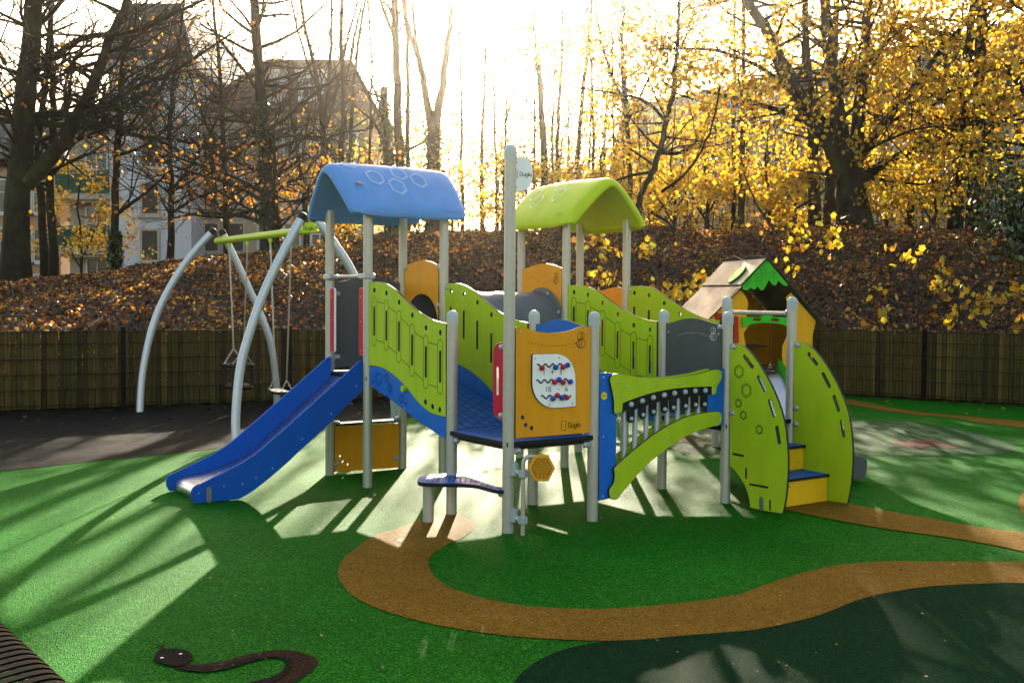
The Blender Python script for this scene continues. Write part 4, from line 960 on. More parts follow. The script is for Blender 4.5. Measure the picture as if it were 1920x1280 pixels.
strokes_mb(lambda a, b: fn2(a, b, 0.0015), [[(0.02, .15 + .3 * i), (0.11, .15 + .3 * i)] for i in range(4)] + [[(0.3, .3 * i + .1), (0.38, .3 * i + .1)] for i in range(4)], 0.012).build('slit', 'ink', r2)['kind'] = 'stuff'
lo, ro = z6(300, 715), z6(1455, 765)
for nm, a_, zt_ in (('side_wall', lo[0] + .01, lo[1]), ('side_wall', ro[0] - .03, ro[1])):
    mb = MB(); mb.box(HX(a_, (zt_ + FZ - .2) / 2, HD / 2), 0.018, HD - .05, zt_ - FZ + .2, V3(hx_, 0), V3(hax, 0)); mb.build(nm, 'house_orange', ph_root)
bw = [(lo[0] + .03, FZ - .2), (lo[0] + .03, lo[1]), (apx[0], apx[1] - .05), (ro[0] - .05, ro[1]), (ro[0] - .05, FZ - .2)]
bwin = []
for x, y in ((816, 880), (893, 910)):
    c_ = z6(x, y); s_, z_ = c_[0] + .03, c_[1]; bwin.append([(s_ - .03, z_ - .05), (s_ + .03, z_ - .06), (s_ + .03, z_ + .05), (s_ - .03, z_ + .06)])
plate_mb(lambda a, b, o: HX(a, b, HD - .03 - o), bw, bwin, 0.018, 0.002).build('back_wall', ['house_orange', 'core'], ph_root)
mb = MB(); mb.box(HX((lo[0] + ro[0]) / 2, FZ - .02, HD / 2), ro[0] - lo[0], HD, 0.03, V3(hx_, 0), V3(hax, 0)); mb.build('floor_board', 'grey_board', ph_root)
ct_ = z6(930, 1075); mb = MB(); mb.box(HX(ct_[0] + .05, ct_[1], .8), .42, .35, .02, V3(hx_, 0), V3(hax, 0)); mb.build('counter', 'grey_board', ph_root)
for a_ in (lo[0] + .1, ro[0] - .12):
    for y in (.06, HD - .08):
        mb = MB(); mb.tube([HX(a_, -0.01, y), HX(a_, FZ - .03, y)], .038, 16); mb.build('leg', 'post', ph_root, True)
sc_ = (1.432e3 - 960) / F * 11.4 - HA.x; s0 = -0.31; s1 = 0.155
chp = crom([(0.0, .79), (.12, .78), (.3, .64), (.6, .40), (.85, .22), (1.05, .14), (1.25, .12), (1.3, .06)], 4)
mb = MB(); vs = []; n_ = len(chp)
for y, z in chp: vs += [HX(s0, z, -y), HX(s1, z, -y)]
mb.add(vs, [(2 * i, 2 * i + 2, 2 * i + 3, 2 * i + 1) for i in range(n_ - 1)]); mb.build('slide_chute', 'chute', ph_root, True, 60)
for s_ in (s0 - .004, s1 + .004):
    ckk = crom([(0, .92), (.08, .9), (.2, .82), (.5, .58), (.8, .36), (1.05, .25), (1.28, .2), (1.34, .1)], 3) + [(1.3, .03), (1.1, .04), (.85, .1), (.5, .36), (0, .7)]
    plate_mb(lambda y, z, o, s_=s_: HX(s_ + o, z, -y), ckk, (), 0.016, 0.003).build('slide_cheek', ['leaf_green', 'grass_dark'], ph_root)

# ================================================================== swing
lg = [[(262, 772), (267, 700), (284, 620), (310, 555), (350, 490), (400, 432)], [(519, 761), (518, 720), (507, 640), (480, 570), (448, 500), (416, 434)],
      [(443, 832), (442, 780), (449, 700), (463, 640), (490, 560), (522, 490), (568, 404)], [(742, 809), (736, 720), (712, 620), (662, 512), (622, 450), (589, 407)]]
bs = [gp(*l[0]) for l in lg]
Ya = [(bs[0].y + bs[1].y) / 2] * 2 + [(bs[2].y + bs[3].y) / 2] * 2
sw = empty('swing_set', (bs[2].x, bs[2].y, 0), 'swing set with four curved grey legs and lime crossbeam behind the slide', 'swing set')
for l, b_, ya in zip(lg, bs, Ya):
    vb, vt = l[0][1], l[-1][1]
    path = crom([tuple(dp(u, v, b_.y + (ya + (0.03 if l is lg[1] or l is lg[3] else -0.03) - b_.y) * ((vb - v) / (vb - vt)))) for u, v in l], 5)
    path[0] = (path[0][0], path[0][1], -0.02)
    mb = MB(); mb.tube(path, 0.047, 20); o = mb.build('leg', 'swing_tube', sw, True)
    d_ = (Vector(path[-1]) - Vector(path[-2])).normalized(); c_ = MB(); c_.tube([Vector(path[-1]) - d_ * .05, Vector(path[-1]) + d_ * .004], 0.0495, 20); c_.dome(Vector(path[-1]) + d_ * .004, d_, 0.0495, 0.03, 20, 4); c_.build('end_cap', 'black', o, True)
b0, b1 = dp(407, 452, Ya[0]), dp(584, 431, Ya[2])
mb = MB(); mb.tube([b0 - (b1 - b0).normalized() * .0, b1], 0.044, 20); bm_ = mb.build('crossbeam', 'beam_lime', sw, True)
bd = (b1 - b0).normalized(); bx = Vector((bd.y, -bd.x, 0)).normalized()
def beam_at(u):
    lo_, hi_ = 0.0, 1.0
    for _ in range(40):
        m_ = (lo_ + hi_) / 2; q = b0.lerp(b1, m_); uu = 960 + F * (q.x / q.y)
        if uu < u: lo_ = m_
        else: hi_ = m_
    return b0.lerp(b1, lo_)
hang = [beam_at(u) for u in (430, 464, 507, 546)]
for h_ in hang:
    mb = MB(); mb.box(h_ - Vector((0, 0, .055)), .06, .03, .07, bd, bx, None, .006); mb.box(h_ - Vector((0, 0, .1)), .028, .02, .04, bd, bx, None, .004); mb.build('hanger', ['beam_lime'], bm_)
ps_ = Pl((b1.x - .12, b1.y - .02), (b1.x + .2, b1.y + .05))
sg = plate('maker_plate', ps_, [ps_.uv(*q) for q in ((571.5, 417), (588, 416.5), (595, 436), (563, 438))], (), 0.012, 0.03, ('beam_lime', 'core'), sw)
wordmark(ps_, ps_.uv(579, 428), 0.035, 0.0315, 'ink', sg, False)
screws(ps_, [ps_.uv(*q) for q in ((573, 420), (586, 420), (567, 434), (591, 433))], 0.03, sg, 0.006)
def chain(name, a, b, parent, pitch=0.032):
    a, b = Vector(a), Vector(b); d_ = (b - a); n_ = max(2, int(d_.length / pitch)); d_.normalize(); x = d_.orthogonal().normalized(); y = d_.cross(x); mb = MB()
    for i in range(n_):
        c = a + (b - a) * ((i + .5) / n_); s_ = x if i % 2 else y; t_ = y if i % 2 else x
        L_ = pitch * .72; 
        for k in (-1, 1): mb.box(c + s_ * .0085 * k, .0055, .0055, L_ * 1.25, s_, t_, d_)
        for k in (-1, 1): mb.box(c + d_ * L_ * .6 * k, .02, .0055, .0055, s_, t_, d_)
    o = mb.build(name, 'chain', parent); return o
def seat_pos(h1, h2, u, v): 
    m_ = (h1 + h2) / 2; return m_, dp(u, v, m_.y).z
m_, zt_ = seat_pos(hang[0], hang[1], 443, 684)
cs = empty('cradle_swing', (m_.x, m_.y, zt_), 'black cradle swing seat hanging on chains between the curved legs', 'swing seat')
sp = (hang[1] - hang[0]).length / 2
def rrect(c, hx__, hy__, r, n=4):
    o = []
    for sx, sy, a0 in ((1, 1, 0), (-1, 1, 90), (-1, -1, 180), (1, -1, 270)):
        for k in range(n + 1):
            a = math.radians(a0 + 90 * k / n); o.append(c + bd * (sx * (hx__ - r) + r * math.cos(a)) + bx * (sy * (hy__ - r) + r * math.sin(a)))
    return o
c0_ = Vector((m_.x, m_.y, zt_))
rg = rrect(c0_, .2, .15, .07); mb = MB(); mb.tube(rg + [rg[0], rg[1]], .021, 10, False); mb.build('top_ring', 'black', cs, True)
for sx in (-1, 1):
    for sy in (-1, 1):
        q = c0_ + bd * sx * .17 + bx * sy * .12; mb = MB(); mb.tube([q, q + Vector((0, 0, -.12)) + bd * sx * .008, q + Vector((0, 0, -.25)) - bd * sx * .015], [.024, .028, .026], 10); mb.build('strap', 'black', cs, True)
mb = MB(); mb.box(c0_ + Vector((0, 0, -.275)), .36, .29, .07, bd, bx, None, .03); mb.build('seat_pan', 'black', cs, True)
for i, h_ in enumerate(hang[:2]):
    s_ = -1 if i == 0 else 1; j_ = h_ * 1.0; j_ = Vector((c0_.x, c0_.y, 0)) + bd * s_ * min(sp, .2) ; j_.z = zt_ + .2
    chain('chain', h_ - Vector((0, 0, .11)), j_, cs)
    for sy in (-1, 1): chain('chain', j_, c0_ + bd * s_ * .16 + bx * sy * .13 + Vector((0, 0, .02)), cs)
m_, zt_ = seat_pos(hang[2], hang[3], 523, 733); sp = (hang[3] - hang[2]).length / 2
fs_ = empty('flat_swing', (m_.x, m_.y, zt_), 'flat black swing seat hanging on chains above the blue slide', 'swing seat')
c0_ = Vector((m_.x, m_.y, zt_)); mb = MB()
n_ = 10; vs = []
for zz_ in (0.012, -0.02):
    for i in range(n_ + 1):
        f_ = i / n_ * 2 - 1; w_ = .09 * (1 - .35 * abs(f_) ** 4); vs += [c0_ + bd * .23 * f_ + bx * w_ + Vector((0, 0, zz_ - .012 * (1 - f_ * f_))), c0_ + bd * .23 * f_ - bx * w_ + Vector((0, 0, zz_ - .012 * (1 - f_ * f_)))]
k_ = 2 * (n_ + 1); fs2 = []
for i in range(n_):
    a = 2 * i; fs2 += [(a, a + 2, a + 3, a + 1), (k_ + a, k_ + a + 1, k_ + a + 3, k_ + a + 2), (a, k_ + a, k_ + a + 2, a + 2), (a + 1, a + 3, k_ + a + 3, k_ + a + 1)]
fs2 += [(0, 1, k_ + 1, k_), (2 * n_, k_ + 2 * n_, k_ + 2 * n_ + 1, 2 * n_ + 1)]
mb.add(vs, fs2); mb.build('seat', 'black', fs_, True, 50)
for i, h_ in enumerate(hang[2:]):
    s_ = -1 if i == 0 else 1; j_ = Vector((c0_.x, c0_.y, zt_ + .14)) + bd * s_ * .19
    chain('chain', h_ - Vector((0, 0, .11)), j_, fs_)
    for sy in (-1, 1): chain('chain', j_, c0_ + bd * s_ * .2 + bx * sy * .075, fs_)

# ================================================================== fence: wire panels on dark posts with boards behind
fen = empty('fence', (-5.1, 14.5, 0), 'low fence of vertical wooden boards behind black wire mesh', 'fence')
fl = [(x, y) for x, y in FENCE if -10.5 < x < 10.5]
cum = [0]
for a, b in zip(fl[:-1], fl[1:]): cum.append(cum[-1] + math.hypot(b[0] - a[0], b[1] - a[1]))
def fat(s):
    s = min(max(s, 0), cum[-1] - 1e-4); i = max(k for k in range(len(cum)) if cum[k] <= s); f_ = (s - cum[i]) / (cum[i + 1] - cum[i])
    a, b = Vector(fl[i]), Vector(fl[i + 1]); d_ = (b - a).normalized(); return a.lerp(b, f_), d_
def s_of_x(x):
    lo_, hi_ = 0, cum[-1]
    for _ in range(40):
        m_ = (lo_ + hi_) / 2
        if fat(m_)[0].x < x: lo_ = m_
        else: hi_ = m_
    return lo_
FH = 1.02
vari = []
for k in range(4):
    mb = MB(); w_ = (.066, .07, .062, .068)[k]; mb.box((0, 0, FH / 2), w_, .018, FH - (.0, .008, .004, .012)[k], ch=.003); o = mb.build('board', 'board_wood', None); vari.append(o.data); bpy.data.objects.remove(o)
sA, sB = s_of_x(-7.9), s_of_x(9.45)
s = sA; cnt = 0
while s < sB:
    q, d_ = fat(s); n_ = Vector((-d_.y, d_.x))
    o = link('board', vari[R.randrange(4)], fen); q2 = q + n_ * (.05 + R.uniform(-.004, .004)); o.location = V3(q2, .03 + R.uniform(-.006, .006)) - fen.location
    o.rotation_euler = (R.uniform(-.006, .006), R.uniform(-.006, .006), math.atan2(d_.y, d_.x)); s += .0715 + R.uniform(-.002, .003)
posts_s = [s_of_x(x) for x in (-7.8, -5.2, -3.19, -1.1, 0.95, 2.95, 4.7, 6.3, 8.0, 9.4)]
for s in posts_s:
    q, d_ = fat(s); mb = MB(); mb.box(V3(q, .55), .06, .04, 1.1, V3(d_, 0), V3((-d_.y, d_.x), 0), None, .003); mb.build('post', 'wire', fen)
for a, b in zip(posts_s[:-1], posts_s[1:]):
    (qa, _), (qb, _) = fat(a), fat(b); mb = MB(); L_ = (qb - qa).length; d_ = V3((qb - qa).normalized(), 0); n_ = Vector((-d_.y, d_.x, 0))
    for z in (.08, .28, .48, .68, .88, 1.04):
        for k in (-1, 1): mb.box(V3((qa + qb) / 2, z) + n_ * .006 * k, L_, .007, .009, d_, n_)
    for i in range(int(L_ / .05)): mb.box(V3(qa, .555) + d_ * (.025 + .05 * i), .0045, .0045, 1.03, d_, n_)
    mb.build('wire_panel', 'wire', fen)

# ================================================================== slatted bench in the near left corner
ZB = 0.45; p0_, p1_ = gp(-40, 1116, ZB), gp(190, 1322, ZB)
bdv = (p1_ - p0_); bL = 1.6; bdv.normalize(); bpv = Vector((-bdv.y, bdv.x, 0)) * -1
if bpv.x > 0: bpv = -bpv
bn = empty('bench', (p0_.x, p0_.y, 0), 'black slatted metal bench cut off by the lower left corner', 'bench')
prof = [(0.02, -.13), (0.0, -.1), (-.012, -.06), (0.0, -.022), (0.03, -.003), (0.08, .0), (0.2, -.012), (0.32, -.02), (0.44, -.008), (0.5, .03), (0.56, .14), (0.62, .3), (0.66, .42)]
prof = crom(prof, 3); sw_ = .034; pitch_ = .056
mb = MB(); vs = []
for x in (-sw_ / 2, sw_ / 2):
    for a, z in prof: vs.append(bdv * x + bpv * a + Vector((0, 0, z)))
nP = len(prof)
vs += [v - Vector((0, 0, .007)) - bpv * -.004 for v in vs]
fs = []
for i in range(nP - 1): fs += [(i, i + 1, nP + i + 1, nP + i), (2 * nP + i, 3 * nP + i, 3 * nP + i + 1, 2 * nP + i + 1), (i, 2 * nP + i, 2 * nP + i + 1, i + 1), (nP + i, nP + i + 1, 3 * nP + i + 1, 3 * nP + i)]
mb.add(vs, fs); o = mb.build('slat', 'bench_black', None, True, 50); sm_ = o.data; bpy.data.objects.remove(o)
for i in range(int(bL / pitch_)):
    o = link('slat', sm_, bn); o.location = p0_ + bdv * (pitch_ * i - .2) - Vector((bn.location))
for a, z in ((.05, -.03), (.42, -.035)):
    mb = MB(); mb.tube([p0_ + bdv * -.22 + bpv * a + Vector((0, 0, z)), p0_ + bdv * (bL - .2) + bpv * a + Vector((0, 0, z))], .014, 10); mb.build('rail', 'bench_black', bn, True)
for i in (.0, bL - .4):
    for a in (.06, .44):
        q = p0_ + bdv * i + bpv * a; mb = MB(); mb.tube([Vector((q.x, q.y, -.005)), q - Vector((0, 0, .03))], .02, 10); mb.build('leg', 'bench_black', bn, True)

# ================================================================== leaf-covered bank
CREST = [(-900, 600), (-400, 580), (0, 545), (100, 530), (200, 512), (300, 500), (406, 491), (524, 474), (612, 461), (700, 450), (800, 441), (900, 436), (1200, 431), (1500, 430), (1920, 438), (2300, 445), (3000, 460)]
YC = 25.5
FX, FY = [q[0] for q in FENCE], [q[1] for q in FENCE]
def yf(x):
    return float(np.interp(x, FX, FY)) if FX[0] <= x <= FX[-1] else (10.6 if x < 0 else 9.5)
def zcrest(x):
    u = 960 + x / YC * F; v = np.interp(u, [c[0] for c in CREST], [c[1] for c in CREST])
    return 1.555 + (554.3 + (u - 960) * .0075 - v) * YC / F
def wob(x, y): return .05 * math.sin(x * 1.3 + y * .7) + .035 * math.sin(x * 2.9 - y * 2.1) + .02 * math.sin(x * 6.1 + y * 5.3)
def bank(x, y):
    y0 = yf(x) + .12; zc_ = zcrest(x)
    if y <= y0: return .25
    if y < YC:
        t = (y - y0) / (YC - y0); return .25 + (zc_ - .25) * (1 - (1 - t) ** 1.55) + wob(x, y) * min(1, 4 * t)
    if y < 31: return zc_ + wob(x, y) - .02 * (y - YC)
    t = min(1, (y - 31) / 8); return (zc_ - .11 + wob(x, 31)) * (1 - t * t * (3 - 2 * t)) - .05 * t
xs = np.concatenate([np.linspace(-26, -10, 24), np.linspace(-9.8, 9.8, 130), np.linspace(10, 26, 24)])
ts = np.concatenate([np.linspace(0, 1, 42), 1 + np.linspace(.04, 1, 24)])
vs = []
for x in xs:
    y0 = yf(x) + .1
    for t in ts:
        y = y0 + (YC - y0) * t if t <= 1 else YC + (t - 1) * 15
        vs.append((x, y, bank(x, y)))
nt_ = len(ts); fs = [(i * nt_ + j, (i + 1) * nt_ + j, (i + 1) * nt_ + j + 1, i * nt_ + j + 1) for i in range(len(xs) - 1) for j in range(nt_ - 1)]
me = bpy.data.meshes.new('bank'); me.from_pydata(vs, [], fs); me.materials.append(M['mound_soil']); me.polygons.foreach_set('use_smooth', [True] * len(fs))
ob = link('bank', me); ob['kind'] = 'structure'

MAPLE = np.array([(0, -.5), (.1, -.32), (.36, -.38), (.36, -.14), (.55, .04), (.36, .14), (.3, .34), (.13, .33), (0, .58), (-.13, .33), (-.3, .34), (-.36, .14), (-.55, .04), (-.36, -.14), (-.36, -.38), (-.1, -.32)])
OVAL = np.array([(0, -.5), (.3, -.25), (.42, .1), (.15, .42), (-.15, .45), (-.42, .08), (-.28, -.3)])
def leaves(name, pos, size, mat, parent, shape=OVAL, tilt=1.0, curl=.25, tint=None, nrm=None):
    pos = np.asarray(pos, float); n = len(pos); k = len(shape)
    if n == 0: return None
    a = NR.uniform(0, 2 * np.pi, n); ti = np.arccos(1 - NR.uniform(0, 1, n) * (1 - np.cos(tilt))); b = NR.uniform(0, 2 * np.pi, n)
    zx = np.stack([np.sin(ti) * np.cos(b), np.sin(ti) * np.sin(b), np.cos(ti)], 1)
    if nrm is not None: zx = zx + nrm; zx /= np.linalg.norm(zx, axis=1)[:, None]
    t0 = np.stack([np.cos(a), np.sin(a), np.zeros(n)], 1); xx = t0 - zx * (t0 * zx).sum(1)[:, None]; xx /= np.linalg.norm(xx, axis=1)[:, None] + 1e-9
    yy = np.cross(zx, xx); size = np.broadcast_to(size, n)
    asp = NR.uniform(.8, 1.1, n); cu = NR.uniform(-curl, curl * 1.6, n)
    sh = np.vstack([[0, 0], shape]); r2 = (sh ** 2).sum(1)
    V = pos[:, None, :] + size[:, None, None] * (xx[:, None, :] * (sh[None, :, 0] * asp[:, None])[..., None] + yy[:, None, :] * sh[None, :, 1, None] + zx[:, None, :] * (cu[:, None] * 2.2 * r2[None, :] + cu[:, None] * 1.5 * sh[None, :, 0] * sh[None, :, 1])[..., None])
    m = k + 1; base = (np.arange(n) * m)[:, None]
    tri = np.array([(0, 1 + i, 1 + (i + 1) % k) for i in range(k)]).reshape(-1)
    idx = (base + tri[None, :]).reshape(-1)
    o3 = root_org(parent)
    V = V.reshape(-1, 3) - np.array(o3)
    me = bpy.data.meshes.new(name); me.vertices.add(len(V)); me.vertices.foreach_set('co', V.reshape(-1).astype(np.float32))
    nf = n * k; me.loops.add(nf * 3); me.loops.foreach_set('vertex_index', idx.astype(np.int32)); me.polygons.add(nf)
    me.polygons.foreach_set('loop_start', np.arange(0, nf * 3, 3, dtype=np.int32)); me.polygons.foreach_set('loop_total', np.full(nf, 3, dtype=np.int32))
    at = me.attributes.new('tint', 'FLOAT', 'POINT'); tv = NR.uniform(0, 1, n) if tint is None else np.asarray(tint)
    at.data.foreach_set('value', np.repeat(tv, m).astype(np.float32)); me.materials.append(M[mat]); me.update(); me.validate()
    return link(name, me, parent)
P_ = []
while len(P_) < 74000:
    x = R.uniform(-11, 11.5); y = yf(x) + .1 + (26.5 - yf(x)) * R.random(); P_.append((x, y, bank(x, y) + R.uniform(0, .035)))
lt = leaves('leaf_litter', P_, NR.uniform(.04, .1, len(P_)), 'leaf_litter', None, OVAL, 1.35, .4, np.clip(NR.beta(1.5, 1.5, len(P_)) + .16 * np.sin(np.array([q[0] for q in P_]) * 1.7 + np.array([q[1] for q in P_]) * .9) * np.sin(np.array([q[1] for q in P_]) * 1.3 - np.array([q[0] for q in P_]) * .6) + .07, 0, 1))
lt['kind'] = 'stuff'
P_ = [(R.uniform(-9, 9.5),) for _ in range(260)]
P_ = [(x, yf(x) - R.random() ** 3 * 2.2 - .02, .012) for (x,) in P_]
lt2 = leaves('leaf_scatter', P_, NR.uniform(.04, .08, len(P_)), 'leaf_litter', None, OVAL, .5, .3); lt2['kind'] = 'stuff'
P_ = [tuple(gp(R.uniform(100, 1900), 900 + 370 * R.random() ** .8, .012)) for _ in range(110)]
lt3 = leaves('leaf_crumb', P_, NR.uniform(.008, .022, len(P_)), 'leaf_litter', None, OVAL, .5, .4); lt3['kind'] = 'stuff'
# grass tufts along the crest
gr = []
for _ in range(1500):
    x = R.uniform(-7, 1.5); y = R.gauss(25.2, .5); gr.append((x, y, bank(x, y) + .03))
g_ = leaves('grass_tuft', gr, NR.uniform(.1, .2, len(gr)), 'leaf_grass', None, np.array([(0, -.5), (.06, -.1), (0, .6), (-.06, -.1)]), 1.6, .3); g_['kind'] = 'stuff'
# a fallen leaf on the blue roof
q = on_b(-0.34, 0.39)
fl_o = leaves('fallen_leaf', [tuple(q + Vector((0, -.006, .012)))], .07, 'leaf_litter', None, MAPLE, .3, .3, [.3], nrm=np.array([[.4, -.6, .7]])); tag(fl_o, 'brown curled maple leaf lying on the blue roof', 'leaf')

# ================================================================== trees
def segs_mesh(name, S_, mat, parent, sides=4):
    a = np.array(S_, float); p0, p1, r0, r1 = a[:, :3], a[:, 3:6], a[:, 6], a[:, 7]; n = len(a)
    d = p1 - p0; d /= np.linalg.norm(d, axis=1)[:, None] + 1e-9
    ref = np.where(np.abs(d[:, 2:3]) < .9, np.array([[0, 0, 1.]]), np.array([[1., 0, 0]])); x = np.cross(d, ref); x /= np.linalg.norm(x, axis=1)[:, None]; y = np.cross(d, x)
    V = []
    for p, r in ((p0, r0), (p1, r1)):
        for k in range(sides):
            an = 2 * math.pi * k / sides; V.append(p + (x * math.cos(an) + y * math.sin(an)) * r[:, None])
    V = np.stack(V, 1).reshape(-1, 3) - np.array(root_org(parent)); m = 2 * sides
    q = np.array([(k, (k + 1) % sides, sides + (k + 1) % sides, sides + k) for k in range(sides)]).reshape(-1)
    idx = ((np.arange(n) * m)[:, None] + q[None, :]).reshape(-1); nf = n * sides
    me = bpy.data.meshes.new(name); me.vertices.add(len(V)); me.vertices.foreach_set('co', V.reshape(-1).astype(np.float32))
    me.loops.add(nf * 4); me.loops.foreach_set('vertex_index', idx.astype(np.int32)); me.polygons.add(nf)
    me.polygons.foreach_set('loop_start', np.arange(0, nf * 4, 4, dtype=np.int32)); me.polygons.foreach_set('loop_total', np.full(nf, 4, dtype=np.int32))
    me.polygons.foreach_set('use_smooth', np.ones(nf, dtype=bool)); me.materials.append(M[mat]); me.update(); me.validate()
    return link(name, me, parent)
def grow(S_, tips, p, d, L, r, lev, mx, up, rnd):
    n = max(2, int(L / (.45 if lev < mx else .22))); n = min(n, 7); st = L / n
    for i in range(n):
        d = (d + Vector((rnd.gauss(0, .2), rnd.gauss(0, .2), rnd.gauss(0, .16) + up * .1))).normalized()
        q = p + d * st; r2 = max(.003, r * (1 - .75 / n)); S_.append((*p, *q, r, r2))
        if lev < mx and i > 0 or (lev < mx and n < 3):
            for _ in range(1 if lev else 2):
                ax = d.cross(Vector((rnd.gauss(0, 1), rnd.gauss(0, 1), rnd.gauss(0, 1)))).normalized()
                c = (d * .75 + ax * rnd.uniform(.5, 1.0)).normalized()
                grow(S_, tips, q, c, L * rnd.uniform(.36, .6), max(.003, r2 * .6), lev + 1, mx, up, rnd)
        if lev >= mx - 1: tips.append((q.x, q.y, q.z))
        p, r = q, r2
def tree(name, label, Y, stems, mat='bark_dark', nb=14, bl=2.2, el=(5, 50), start=.3, mx=2, up=.5, nleaf=0, lmat='leaf_yellow', lsize=(.06, .11), seed=1, group=None, ivy=None, cat='tree', lz=None, shape=None):
    rnd = random.Random(seed)
    if Y > 19.4: Y += 4.0
    b = dp(stems[0][0][0], stems[0][0][1], Y); b.z = min(b.z, bank(b.x, Y)) if Y > 17 else b.z
    root = empty(name, (b.x, b.y, b.z), label, cat, group)
    tr = MB(); S_ = []; tips = []
    for si, st in enumerate(stems):
        dy = rnd.uniform(-.4, .4) if si else 0; dy2 = rnd.uniform(-1.3, 1.3) if si else 0
        n = len(st); pts = [(*dp(u, v, Y + (dy2 * i / n)), w * .5 * Y / F) for i, (u, v, w) in enumerate(st)]
        if si == 0: pts[0] = (pts[0][0], pts[0][1], b.z - .3, pts[0][3] * 1.25)
        pts = crom(pts, 5)
        path = [Vector(q[:3]) + Vector((rnd.gauss(0, .012), rnd.gauss(0, .012), 0)) * (1 if 2 < i < len(pts) - 2 else 0) for i, q in enumerate(pts)]; rad = [max(.004, q[3]) for q in pts]
        tr.tube(path, rad, 9 if max(rad) > .07 else 6)
        L_ = sum((path[i + 1] - path[i]).length for i in range(len(path) - 1))
        k_n = max(2, int(nb * min(1.2, L_ / 8))) if nb else 0
        for k in range(k_n):
            f = start + (1 - start) * (k + rnd.random()) / k_n if si == 0 else (k + rnd.random() * .9) / k_n * .95 + .05
            x = f * (len(path) - 1); i = min(int(x), len(path) - 2); p = path[i].lerp(path[i + 1], x - i); r = rad[i]
            az = rnd.uniform(0, 2 * math.pi); e = math.radians(rnd.uniform(*el)); d = Vector((math.cos(az) * math.cos(e), math.sin(az) * math.cos(e) * .8, math.sin(e)))
            grow(S_, tips, p, d, bl * rnd.uniform(.45, 1.1) * (1 - .35 * f), max(.008, min(.05, r * .45)), 0, mx, up, rnd)
    tr.build('trunk', mat, root, True, 80)
    if S_:
        o = segs_mesh('branchwork', S_, mat, root); o['kind'] = 'stuff'
    if nleaf and tips:
        t_ = np.array(tips)
        if lz: t_ = t_[(t_[:, 2] > lz[0]) & (t_[:, 2] < lz[1])]
        if len(t_):
            pk = t_[NR.integers(0, len(t_), nleaf)] + NR.normal(0, .09, (nleaf, 3)) - np.array([0, 0, .04])
            leaves('crown', pk, NR.uniform(lsize[0], lsize[1], nleaf), lmat, root, MAPLE if shape is None else shape, 2.2, .3)
    if ivy:
        pv = []
        for st, vt in ivy:
            for _ in range(700):
                vmax, vmin = st[0][1], vt; v = vmax - (vmax - vmin) * rnd.random() ** 1.1
                u = np.interp(-v, [-q[1] for q in st], [q[0] for q in st]); w_ = np.interp(-v, [-q[1] for q in st], [q[2] for q in st])
                c = dp(u, v, Y); a = rnd.uniform(0, 2 * math.pi); r_ = w_ * .5 * Y / F + rnd.uniform(.0, .07); pv.append((c.x + r_ * math.cos(a), c.y + r_ * math.sin(a), c.z))
        o = leaves('ivy', pv, NR.uniform(.05, .1, len(pv)), 'leaf_ivy', root, OVAL, 2.0, .2); o['kind'] = 'stuff'
    return root
GB, GY = 'bare trees on the bank', 'yellow-leaved trees on the bank'
# left side, dark bare crowns with a few orange leaves
tree('big_tree', 'massive dark trunk with a leaning limb at the far left edge', 19.5, [
    [(28, 560, 58), (30, 450, 50), (38, 330, 45), (48, 200, 40), (60, 60, 34), (75, -150, 26), (80, -450, 12)],
    [(48, 345, 34), (92, 300, 29), (130, 245, 26), (168, 172, 22), (205, 80, 18), (240, 0, 15), (290, -160, 8)],
    [(-60, 222, 14), (35, 228, 12), (130, 236, 12), (212, 236, 11), (245, 252, 8), (310, 268, 7), (400, 330, 3)],
    [(50, 218, 11), (130, 214, 10), (180, 206, 9), (250, 165, 8), (330, 132, 6), (440, 60, 3)],
    [(46, 150, 13), (150, 75, 11), (250, 60, 8), (350, 15, 6), (450, -30, 3)],
    [(60, 60, 12), (100, 20, 9), (170, -60, 6)], [(10, 120, 10), (-20, 60, 8), (-60, -60, 5)]],
    'bark_dark', 34, 2.8, (-10, 50), .35, 2, .25, 240, 'leaf_orange', seed=3, group=GB)
tree('slim_tree', 'slim bare dark tree, left stem of the pair beside the massive trunk', 20.6, [[(85, 532, 15), (80, 420, 15), (72, 300, 14), (80, 200, 12), (95, 60, 10), (110, -200, 6)]], nb=22, bl=2.5, seed=4, group=GB, nleaf=60, lmat='leaf_orange')
tree('slim_tree', 'slim bare dark tree, right stem of the pair beside the massive trunk', 20.2, [[(103, 530, 17), (98, 430, 16), (93, 320, 15), (100, 220, 13), (97, 100, 10), (90, -150, 6)]], nb=22, bl=2.5, seed=5, group=GB, nleaf=60, lmat='leaf_orange')
tree('slim_tree', 'slender dark tree in front of the white house wall', 20.8, [[(216, 514, 16), (216, 400, 14), (220, 280, 13), (228, 150, 12), (235, 50, 10), (240, -120, 7), (245, -350, 4)], [(218, 402, 9), (245, 382, 7), (282, 354, 5), (318, 320, 3)], [(222, 260, 8), (260, 215, 6), (310, 150, 4), (350, 60, 3)], [(224, 235, 7), (180, 200, 5), (140, 140, 3)]], nb=30, bl=2.8, seed=6, group=GB, nleaf=130, lmat='leaf_orange', ivy=[([(216, 512, 16), (216, 430, 15)], 435)])
